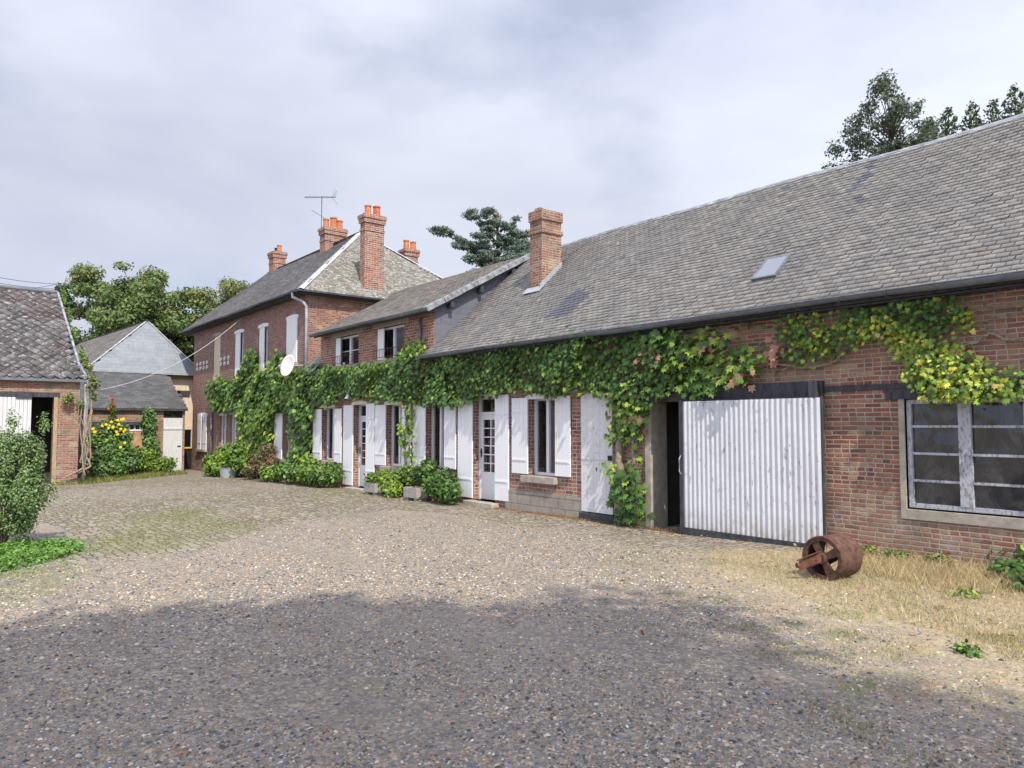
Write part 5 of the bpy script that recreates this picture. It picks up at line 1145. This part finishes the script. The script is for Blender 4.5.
# wheelie bin
yb_, zb_ = XP(187.5, 468, -37.2)
bn = thing('wheelie_bin', 'black wheelie bin with yellow lid in the gap beside the shed', 'bin', (-37.2, yb_, -.46))
MB().prism([(-37.45, yb_-.24, -.46), (-36.95, yb_-.24, -.46), (-36.95, yb_+.24, -.46), (-37.45, yb_+.24, -.46)], (0, 0, .0001)).box(-37.47, -36.95, yb_-.26, yb_+.26, -.40, .52).build('bin_body', M['black'], bn, bevel=.02)
MB().box(-37.5, -36.9, yb_-.29, yb_+.29, .523, .60).build('lid', M['yellow'], bn, bevel=.015)
for s in (-1, 1): MB().lathe((-37.4, yb_+s*.2, -.36), (0, 1, 0), [(.01, -.03), (.1, -.03), (.1, .03), (.01, .03)], 12).build('wheel', M['black'], bn)

# ---------------------------------------------------------------- rusty roller
cx_, cy_, cz_ = GG(822, 579.5); Rr = .238
vd = Vector((cx_, cy_, 0)).normalized(); rt2 = Vector((vd.y, -vd.x, 0)); th_ = R_(33); axr = (vd*math.cos(th_)+rt2*math.sin(th_)).normalized()
rl = thing('iron_roller', 'rusty hollow iron roller drum with spokes lying in the dry grass', 'roller', (cx_, cy_, cz_))
cc = Vector((cx_, cy_, cz_+Rr-.01)); Lr = .40
MB().lathe(cc, axr, [(Rr-.018, .0), (Rr, .0), (Rr+.002, .02), (Rr-.002, .1), (Rr-.002, Lr-.1), (Rr+.002, Lr-.02), (Rr, Lr), (Rr-.018, Lr), (Rr-.018, 0)], 48).build('drum', M['rust'], rl, smooth=False)
e1 = axr.cross(Zv).normalized(); e2 = e1.cross(axr).normalized()
for off in (.015, Lr-.04):
    hub = MB().lathe(cc+axr*off, axr, [(.025, -.05 if off < .1 else -.02), (.058, -.05 if off < .1 else -.02), (.062, .04), (.025, .04)], 20).build('hub', M['rust'], rl)
    for k in range(4):
        a = R_(28+90*k); d = e1*math.cos(a)+e2*math.sin(a); s = d.cross(axr)
        q = [cc+axr*off+d*.05+s*.034, cc+axr*off+d*(Rr-.015)+s*.05, cc+axr*off+d*(Rr-.015)-s*.05, cc+axr*off+d*.05-s*.034]; MB().prism(q, axr*.028).build('spoke', M['rust'], rl)
    if off < .1: MB().lathe(cc+axr*off, axr, [(Rr-.05, -.008), (Rr-.012, -.008), (Rr-.012, .03), (Rr-.05, .03), (Rr-.05, -.008)], 40).build('rim', M['rust'], rl)
MB().tube([cc-axr*.12, cc+axr*(Lr+.03)], .022, 12).build('axle', M['rust'], rl, smooth=True)
arm = cc-axr*.10; dn = (-rt2*.86-Zv*.38-vd*.15).normalized()
MB().prism([arm+dn*-.06+Zv*.05, arm+dn*.18+Zv*.045, arm+dn*.18-Zv*.055, arm+dn*-.06-Zv*.055], axr*-.025).prism([arm+dn*-.06+Zv*.055, arm+dn*.18+Zv*.05, arm+dn*.18+Zv*.05-axr*.07, arm+dn*-.06+Zv*.055-axr*.07], (0, 0, .012)).tube([arm+dn*.17-axr*.03, arm+dn*.19-axr*.05+Zv*.01], .03, 8).build('bracket', M['rust_orange'], rl, bevel=.003)

# ---------------------------------------------------------------- grass and weeds
def blades(name, label, poly, n, h, wd, pal, cat='grass', clump=.0, seed_fn=None):
    q = samp_poly(poly, n)
    if clump:
        cc_ = samp_poly(poly, max(4, n//90)); q = cc_[rng.integers(0, len(cc_), n)]+rng.normal(0, clump, (n, 2))
    lp = lump(q[:, 0], q[:, 1], .8, 1.2); hh = h*rng.uniform(.35, 1.2, n)*(.5+.8*lp)
    q = q[(q[:, 1] < 9.87)]; n = len(q); hh = hh[:n]
    x, y = q[:, 0], q[:, 1]; z = gz_np(x); a = rng.uniform(0, 6.28, n); ln = rng.uniform(.2, 1.3, n)*hh; la = rng.uniform(0, 6.28, n)
    P0 = np.stack([x-wd*np.cos(a), y-wd*np.sin(a), z-.005], 1); P1 = np.stack([x+wd*np.cos(a), y+wd*np.sin(a), z-.005], 1)
    P2 = np.stack([x+ln*np.cos(la), y+ln*np.sin(la), z+hh], 1)
    V = np.stack([P0, P1, P2], 1).reshape(-1, 3); Fc = np.arange(n*3).reshape(-1, 3)
    o = npmesh(name, V, Fc, M['blade'], col=palette(n, pal, .2)); tag(o, label, cat, kind='stuff'); return o
STRAW = [(.48, .41, .26), (.56, .48, .32), (.40, .32, .19), (.34, .27, .15), (.44, .33, .20)]
blades('dry_grass', 'dry straw coloured grass along the barn wall around the iron roller', [(-6.4, 8.6), (-5.8, 7.8), (-5.0, 7.2), (-3.9, 6.8), (-2.6, 6.4), (-1.2, 5.6), (1, 5.6), (3.4, 9.8), (-5.3, 9.88), (-5.6, 9.2)], 46000, .05, .003, STRAW)
blades('dry_grass', 'taller straw coloured grass tufts at the foot of the workshop window', [(-5.3, 9.5), (-4.6, 8.6), (-3.6, 8.2), (-2, 8.2), (3, 8.5), (3, 9.88), (-5.3, 9.88)], 12000, .13, .004, STRAW)
blades('sparse_grass', 'thin yellow green grass scattered over the gravel beyond the shadow', [(-7.6, 9.0), (-7.0, 7.0), (-6.0, 6.2), (-3.9, 5.2), (-2.2, 4.0), (0, 3.2), (2, 6), (-1.5, 8.5)], 24000, .022, .003, [(.22, .25, .07), (.30, .27, .12), (.14, .18, .05)], clump=.10)
blades('short_grass', 'short green grass in the worn patches of gravel and paving', [(-10.9, .4), (-11.6, 3.1), (-13.2, 4.9), (-17.8, 4.8), (-16.3, 3.0), (-13.5, 1.6), (-11, .3)], 6000, .022, .005, [(.16, .19, .06), (.22, .24, .09)], clump=.3)
blades('foot_grass', 'dry brown stalks in the joint at the foot of the front wall', [(-13.2, 9.72), (-5.3, 9.72), (-5.3, 9.86), (-13.2, 9.86)], 5000, .06, .004, [(.30, .17, .09), (.36, .24, .13), (.24, .13, .07)])
blades('door_grass', 'green and straw grass along the foot of the left barn and shed', [(-29.0, 2.5), (-29.0, 4.4), (-33.5, 8.9), (-34.8, 9), (-34.8, 4.4), (-29.2, 4.3), (-29.25, 2.5)], 7000, .16, .012, [(.15, .21, .05), (.30, .28, .12), (.2, .24, .07)])
def litter():
    n = 1500; q = np.concatenate([samp_poly([(-30, 9.0), (-5, 9.2), (-5, 9.85), (-30, 9.85)], 900), samp_poly([(-12, 4), (-4, 3.5), (1, 6), (1, 9.5), (-12, 9.5)], 260), samp_poly([(-5.6, 9.2), (1, 9.0), (1, 9.86), (-5.6, 9.86)], 340)]); q = q+rng.normal(0, .05, q.shape); q[:, 1] = np.minimum(q[:, 1], 9.84)
    P = np.stack([q[:, 0], q[:, 1], gz_np(q[:, 0])+.018], 1); nr = rng.normal(0, .35, (n, 3)); nr[:, 2] += 1
    leaves('fallen_leaves', P, nr, rng.normal(0, 1, (n, 3)), .055*rng.uniform(.5, 1.3, n), palette(n, [(.28, .16, .09), (.36, .22, .12), (.20, .11, .06), (.33, .25, .12)]), 'oval', 'leaf', label='brown fallen leaves scattered along the foot of the long wall', cat='fallen leaves', kind='stuff')
litter()
def weed(px, py, lab, s=.12, pal=G_VINE2, n=90):
    x, y, z = GG(px, py); y = min(y, 9.7)
    puff([(x, y, z+s*.45), (x+s*.8, y, z+s*.35), (x-s*.7, y+.02, z+s*.35)], (s, s, s*.6), n, pal, s*.55, 'weed', None, 'oval', 'leaf', label=lab, cat='weed', up=.8, org=(x, y, z))
weed(903, 556, 'small green weed at the wall foot right of the air vent', .12, n=130); weed(966, 653, 'flat green weed in the gravel near the right edge', .07, G_VINE+G_VINE2, n=130)
weed(966, 597, 'little green weed in the straw below the workshop window', .09, n=70); weed(835, 551, 'tiny brown weed against the wall behind the roller', .07, DEAD, 60)
weed(885, 552, 'low reddish weed at the wall foot beside the air vent', .12, DEAD+G_VINE2, 120)
weed(950, 560, 'reddish green weed under the left half of the workshop window', .12, DEAD+G_VINE2, 160)
bush('weed_clump', 'dark green weed clump against the wall at the right edge', 'weed', [(*GG(1012, 580)[:2], .12), (*GG(1034, 572)[:2], .18), (*GG(1006, 566)[:2], .10), (*GG(1028, 592)[:2], .08)], (.2, .2, .13), 800, G_VINE+[(.10, .10, .04)], .07, tpl='oval', stems=3)
# ---------------------------------------------------------------- left side plants
x_, y_, z_ = GG(2, 548)
cs = []; rr = []
for k in range(34):
    a = rng.uniform(0, 6.28); hgt = rng.uniform(.15, 1.6); r = rng.uniform(.1, .62)*(1.05-.42*abs(hgt-.75))
    c = Vector((x_, y_, z_))+Rt*r*math.cos(a)+Fh*r*math.sin(a)*.9; cs.append((c.x, c.y, z_+hgt)); rr.append((.2, .2, .24))
FL = [(.14, .23, .08), (.19, .29, .11), (.10, .17, .06), (.24, .34, .15)]
sb = thing('shrub', 'feathery green shrub in the foreground at the left edge', 'shrub', (x_, y_, z_))
puff(cs, rr, 14000, FL, .045, 'foliage', sb, 'oval', 'leaf', up=.5)
sm = MB()
for c in cs: sm.tube([(x_, y_, z_-.02), tuple(Vector((x_, y_, z_)).lerp(Vector(c), .5)+Vector((0, 0, .15))), c, tuple(Vector(c)+Rt*random.uniform(-.1, .25)+Zv*random.uniform(.05, .3))], [.012, .009, .006, .002], 5)
sm.build('stem', M['bark'], sb)
tipc = [tuple(Vector(c)+Rt*random.uniform(.0, .3)+Zv*random.uniform(.1, .35)) for c in cs[::2]]
puff(tipc, (.10, .10, .2), 2600, FL+[(.22, .28, .14)], .045, 'tip_foliage', sb, 'oval', 'leaf', up=.4)
pcv = [GG(*q)[:2] for q in ((-20, 552), (40, 543), (84, 547), (80, 553), (60, 560), (10, 572), (-30, 576))]
q = samp_poly(pcv, 5200); n = len(q)
P = np.stack([q[:, 0], q[:, 1], gz_np(q[:, 0])+rng.uniform(.0, .12, n)*(.4+lump(q[:, 0], q[:, 1], 2))], 1)
nr = rng.normal(0, .4, (n, 3)); nr[:, 2] += 1
leaves('ground_cover', P, nr, rng.normal(0, 1, (n, 3)), .05*rng.uniform(.6, 1.3, n), palette(n, [(.13, .27, .05), (.17, .32, .06), (.10, .20, .04)]), 'oval', 'leaf', label='bright green ground cover spreading below the left shrub', cat='ground cover', kind='stuff')
q = samp_poly([GG(*a)[:2] for a in ((-30, 545), (60, 538), (96, 548), (92, 556), (62, 568), (10, 582), (-40, 588))], 1500)+rng.normal(0, .12, (1500, 2)); n = 1500
leaves('ground_cover', np.stack([q[:, 0], q[:, 1], gz_np(q[:, 0])+rng.uniform(.0, .04, n)], 1), np.stack([rng.normal(0, .4, n), rng.normal(0, .4, n), np.ones(n)], 1), rng.normal(0, 1, (n, 3)), .04*rng.uniform(.5, 1.2, n), palette(n, [(.14, .24, .06), (.18, .28, .08), (.12, .18, .05)]), 'oval', 'leaf', label='thin scattered weeds round the rim of the bright ground cover', cat='ground cover', kind='stuff')
# flower bed by the shed
fb = thing('flower_bush', 'tall green bush with yellow flowers in front of the shed', 'flower bush', (-33.6, 5.9, -.4))
cs = []
for (px, py, x_) in ((96, 440, -33.6), (103, 432, -33.7), (112, 428, -33.8), (122, 436, -33.8), (98, 460, -33.0), (108, 455, -33.0), (118, 458, -33.1), (128, 462, -33.2), (104, 470, -32.7), (116, 468, -32.6), (110, 445, -33.5), (122, 448, -33.6)):
    y_, z_ = XP(px, py, x_); cs.append((x_, y_, z_))
puff(cs, (.4, .42, .42), 9000, [(.09, .18, .05), (.12, .24, .05), (.14, .22, .10), (.16, .28, .06)], .14, 'foliage', fb, 'rhomb', 'leaf')
sm = MB()
for c in cs[:10]: sm.tube([(c[0]+.1, c[1], -.42), c], [.02, .01], 5)
sm.build('stem', M['bark'], fb)
for k, (px, py) in enumerate(((88, 441), (97, 429), (104, 425), (111, 424), (116, 422), (124, 421), (121, 424), (126, 431), (110, 437), (118, 437), (101, 433), (95, 431), (113, 430), (112, 460), (100, 428), (119, 449), (92, 434), (99, 437), (107, 430), (122, 429), (127, 427), (115, 434), (105, 440), (109, 421), (119, 419), (90, 447), (124, 440))):
    px += random.uniform(-2.5, 2.5); py += random.uniform(-3, 3); fx_ = random.uniform(-33.6, -33.0); y_, z_ = XP(px, py, fx_); mbf = MB(); c = Vector((fx_, y_, z_)); nf = Vector((1, random.uniform(-.4, .4), random.uniform(.2, .7))).normalized()
    t1 = nf.cross(Zv).normalized(); t2 = nf.cross(t1)
    for j in range(9):
        a = 2*math.pi*j/9; d = t1*math.cos(a)+t2*math.sin(a); s = nf.cross(d); mbf.poly(c+d*.012, c+d*.035+s*.018, c+d*.066, c+d*.035-s*.018)
    mbf.lathe(c, nf, [(.001, .014), (.015, .008), (.015, 0)], 8)
    mbf.build('flower', M['yellow_petal'], fb, normals=False)
bush('shrub', 'low leafy shrub spreading along the shed wall', 'shrub', [(-34.2, *XP(px, py, -34.2)) for px, py in ((124, 462), (132, 461), (140, 463), (148, 463), (155, 466), (136, 454), (146, 456), (166, 464))], (.35, .42, .32), 5200, G_VINE2, .13, stems=6)
vs_ = thing('creeper', 'narrow green creeper climbing the shed wall beside the white door', 'creeper', (SX, XP(152, 440, SX)[0], -.3))
pv = [(XP(a, b, SX+.1)) for a, b in ((144, 409), (154, 409), (154, 425), (152, 434), (157, 442), (156, 456), (148, 462), (143, 450), (146, 432), (143, 420))]
n = 1100; q = samp_poly(pv, n)+rng.normal(0, .06, (n, 2)); P = np.stack([SX+.05+rng.random(n)*.3, q[:, 0], q[:, 1]], 1)
nr = np.stack([1+0*q[:, 0], rng.normal(0, .4, n), .5+rng.normal(0, .4, n)], 1); tp = np.stack([.2+0*q[:, 0], rng.normal(0, .4, n), -1+0*q[:, 0]], 1)
leaves('foliage', P, nr, tp, .15*rng.uniform(.6, 1.2, n), palette(n, G_VINE), 'rhomb', parent=vs_)
MB().tube([(SX+.05, XP(155, 465, SX)[0], -.35), (SX+.05, XP(156, 450, SX)[0], .5), (SX+.05, XP(150, 440, SX)[0], 1)], [.05, .04, .02], 7).build('stem', M['vine_bark'], vs_, smooth=True)
# bare woody climber round the barn downpipe, green at the top
wc = thing('climber', 'bare woody climber looping round the downpipe of the left barn', 'climber', (BX+.2, 4.4, -.3))
for pth, r in (([(92, 395), (90, 420), (84, 440), (86, 455), (91, 466), (84, 470), (76, 474)], .035), ([(82, 400), (80, 425), (83, 450), (80, 462), (88, 465), (91, 455), (89, 435), (92, 410)], .025), ([(87, 380), (88, 400), (86, 430), (82, 455), (85, 476)], .03), ([(78, 400), (78, 415), (84, 425), (88, 445), (85, 470)], .02), ([(66, 477), (76, 472), (84, 468)], .035)):
    q = []
    for a, b in pth:
        y_, z_ = XP(a, b, BX+.18); q.append(Vector((BX+.18+random.uniform(-.04, .06), y_, z_)))
    out = []
    for i in range(len(q)-1):
        for t in np.linspace(0, 1, 5, endpoint=False): out.append(q[i].lerp(q[i+1], t)+Vector([random.uniform(-.015, .015)]*3))
    out.append(q[-1]); MB().tube(out, r, 6).build('stem', M['vine_bark'], wc, smooth=True)
def xpts(l, x): return [(x, *XP(a, b, x)) for a, b in l]
puff(xpts(((70, 398), (66, 401), (92, 378), (96, 384), (94, 396), (80, 404), (90, 368), (90, 388)), BX+.2), (.13, .15, .18), 900, [(.14, .19, .06), (.2, .22, .08)], .09, 'foliage', wc, 'rhomb', 'leaf')
puff([(-30.3, 4.35, 4.2), (-31, 4.2, 4.9), (-31.8, 4.1, 5.7), (-32.6, 4.0, 6.5), (-29.8, 4.4, 3.8)], (.35, .07, .38), 900, [(.16, .25, .06), (.12, .2, .05)], .09, 'verge_foliage', wc, 'rhomb', 'leaf')
rs = thing('rose', 'pink climbing rose in bloom against the shed eaves', 'rose', (-34.6, XP(112, 400, -34.5)[0], -.3))
yr_, zr_ = XP(112, 402, -34.5); MB().tube([(-34.5, yr_-.2, -.3), (-34.5, yr_, zr_)], .015, 5).build('stem', M['bark'], rs)
puff([(-34.5, yr_, zr_-.15), (-34.45, yr_+.1, zr_-.4)], (.15, .15, .2), 160, G_VINE2, .09, 'foliage', rs, 'oval', 'leaf')
for dy, dz in ((0, .12), (.04, -.12), (-.14, -.3)): puff([(-34.4, yr_+dy, zr_+dz)], (.08, .08, .07), 40, [(.65, .14, .18), (.7, .2, .2)], .07, 'bloom', rs, 'oval', 'petal')

# ---------------------------------------------------------------- TREES
def tree(name, label, base, h, crown, nclump, nleaf, pal, size, kind='round', cat='tree', trunk_r=.28, clump=(1.0, 1.0, .7), seed=1, lean=(0, 0), tpl='rhomb', sparse=1.0):
    """crown: (centre height, radius across, radius up)"""
    rnd = np.random.default_rng(seed); bx, by, bz = base; r = thing(name, label, cat, base)
    ch, rw, rh = crown; top = Vector((bx+lean[0], by+lean[1], bz+(min(h*.9, ch+rh*.55) if kind == 'round' else h*.9))); root = Vector((bx, by, bz-.3))
    tr = MB(); tp = [root.lerp(top, t)+Vector((math.sin(t*5+seed)*.25*t, math.cos(t*4+seed)*.25*t, 0)) for t in np.linspace(0, 1, 9)]
    tr.tube(tp, [trunk_r*(1-t*.88) for t in np.linspace(0, 1, 9)], 9)
    cs, rd = [], []
    for k in range(nclump):
        if kind == 'round':
            d = rnd.normal(0, 1, 3); d /= np.linalg.norm(d); q = rnd.random()**.5
            c = Vector((bx+lean[0]*.7+d[0]*rw*q, by+lean[1]*.7+d[1]*rw*q, bz+ch+d[2]*rh*q)); s = rnd.uniform(.6, 1.25)
            cl = (clump[0]*s, clump[1]*s, clump[2]*s)
        elif kind == 'layer':
            t = (k+.5)/nclump; a = k*2.4+rnd.uniform(-.4, .4); z = bz+ch-rh+2*rh*t; rr_ = rw*(1.05-.75*t)*rnd.uniform(.35, 1.1)
            c = Vector((bx+math.cos(a)*rr_, by+math.sin(a)*rr_, z+rr_*.12)); s = rnd.uniform(.7, 1.2); cl = (clump[0]*s, clump[1]*s, clump[2]*s)
        else:
            t = (k+.5)/nclump; a = k*2.4; z = bz+ch-rh+2*rh*t; rr_ = rw*(1-t)**.8*rnd.uniform(.3, 1.0); c = Vector((bx+math.cos(a)*rr_, by+math.sin(a)*rr_, z)); s = (1-t)*.8+.25; cl = (clump[0]*s, clump[1]*s, clump[2]*s)
        cs.append(tuple(c)); rd.append(cl)
        tt = min(.95, max(.15, (c.z-bz-(rw*.35 if kind == 'round' else 0))/(h*.9))); f = tt*8; i = min(7, int(f)); st = tp[i].lerp(tp[i+1], f-i)
        if kind == 'round': mid = st.lerp(c, .5)+Vector((0, 0, .25))
        else: mid = st.lerp(c, .5)+Vector((0, 0, -.05))
        r0 = max(.03, trunk_r*.32*(1-tt*.6)); tr.tube([st, mid, c], [r0, r0*.6, r0*.2], 5)
    tr.build('trunk', M['bark'], r, smooth=True)
    puff(cs, np.array(rd), nleaf, pal, size, 'crown', r, tpl, 'leaf_far', up=.4)
    return r
def place(px, d): p_ = CP+ray(px, 400)*(d/ray(px, 400).dot(Fh)); return (p_.x, p_.y, -.5)
AUT = [(.10, .165, .055), (.125, .19, .06), (.085, .14, .05), (.15, .21, .065), (.20, .20, .08)]
AUT2 = AUT+[(.22, .18, .08)]
tree('broadleaf_tree', 'large broadleaf tree rising behind the clad barn roof', place(130, 56), 15.8, (9.5, 4.5, 5.7), 170, 62000, AUT, .25, seed=3, clump=(1.1, 1.1, .65), trunk_r=.45)
tree('broadleaf_tree', 'rusty tinted broadleaf tree between the clad barn and the farmhouse roof', place(232, 60), 15.2, (8.8, 5.2, 5.7), 170, 56000, AUT2, .25, seed=5, clump=(1.05, 1.05, .65), trunk_r=.4)
tree('broadleaf_tree', 'smaller leafy tree behind the left of the farmhouse', place(178, 63), 11.6, (7.4, 4.2, 4.2), 80, 26000, AUT2, .25, seed=8, clump=(1.0, 1.0, .65), trunk_r=.35)
CED = [(.10, .15, .13), (.13, .18, .155), (.08, .12, .10), (.17, .22, .19)]
def cedar():
    b = place(497, 46); r = thing('cedar_tree', 'blue green cedar with a long limb reaching left above the farm roof', 'tree', b)
    P_ = lambda px, py, d=46: CP+ray(px, py)*(d/ray(px, py).dot(Fh))
    tr = MB(); top = P_(497, 214); tr.tube([Vector(b), Vector(b).lerp(top, .5)+Rt*.2, top], [.45, .28, .06], 9)
    cs, rd = [], []
    limbs = [((500, 262), (434, 230), 46), ((498, 252), (455, 244), 45), ((500, 235), (467, 212), 46), ((500, 226), (494, 213), 46), ((502, 262), (470, 258), 45), ((500, 258), (540, 245), 46), ((500, 240), (528, 232), 47), ((500, 262), (556, 262), 46), ((500, 280), (470, 276), 46), ((503, 250), (512, 228), 46), ((500, 270), (520, 256), 44), ((500, 275), (548, 275), 47), ((495, 268), (480, 246), 47), ((498, 245), (486, 232), 46), ((500, 290), (440, 285), 46), ((500, 244), (478, 238), 45), ((500, 250), (520, 244), 47), ((500, 258), (535, 256), 45), ((500, 254), (482, 256), 44), ((500, 232), (514, 222), 46), ((500, 264), (490, 264), 44), ((500, 240), (545, 252), 48), ((497, 216), (484, 212), 46)]
    for (a, b_, d) in limbs:
        s, e = P_(*a, 46), P_(*b_, d); mid = s.lerp(e, .5)+Zv*.1
        tr.tube([s, mid, e], [.10, .06, .02], 5)
        n = max(4, int((e-s).length/.30))
        for k in range(n):
            t = .25+.75*k/(n-1); c = s.lerp(e, t)+Zv*(.10+random.uniform(-.22, .2))+Rt*random.uniform(-.3, .3)+Fh*random.uniform(-.9, .9); cs.append(tuple(c)); q = random.uniform(.75, 1.25); rd.append((.42*q, .42*q, .15*q))
            if random.random() < .6: c2 = c+Fh*random.uniform(-1, 1)+Rt*random.uniform(-.4, .4)-Zv*.15; cs.append(tuple(c2)); rd.append((.4, .4, .13))
    tr.build('trunk', M['bark'], r, smooth=True); puff(cs, np.array(rd), 42000, CED, .13, 'crown', r, 'rhomb', 'leaf_far', up=.5, var=.15)
cedar()
tree('cedar_tree', 'tip of a small cedar peeping over the roof beside the two pot chimney', place(434, 50), 11.9, (10, 1.5, 2.0), 22, 2600, CED, .18, kind='layer', seed=4, clump=(.5, .5, .2), trunk_r=.2)
tree('poplar_tree', 'loose airy poplar with small dark leaves above the right end of the roof', place(893, 30), 16.3, (12.6, 2.35, 3.9), 150, 17000, [(.10, .13, .11), (.13, .165, .13), (.17, .20, .17), (.07, .095, .075)], .14, seed=21, clump=(.42, .42, .38), trunk_r=.22)
for k, (px, d, hh, lab) in enumerate(((918, 31, 12.7, 'short dark conifer just right of the loose poplar'), (938, 32, 13.9, 'dark conifer with narrow top between poplar and roof edge'), (958, 31, 13.9, 'middle dark conifer showing above the right of the roof'), (982, 32, 14.6, 'tall dark conifer second from the right above the roof'), (1004, 31, 14.2, 'dark conifer near the right edge above the roof'), (1026, 31, 14.9, 'dark conifer cut by the right edge of the photo above the roof'))):
    tree('conifer', lab, place(px, d), hh+1.8, (hh-1.6, 2.7, 3.4), 90, 12000, [(.05, .085, .04), (.065, .11, .05), (.09, .12, .06)], .15, kind='cone', seed=30+k, clump=(.55, .55, .45), trunk_r=.16, cat='conifer')['group'] = 'conifers behind the roof'
# trees standing behind the viewer: they throw the shade over the near gravel
tree('lime_tree', 'tall leafy tree standing behind the viewer shading the near gravel', (9.0, -3.1, -.1), 17.6, (13.9, 4.7, 3.6), 230, 80000, AUT, .28, seed=41, clump=(1.1, 1.1, .8), trunk_r=.4)
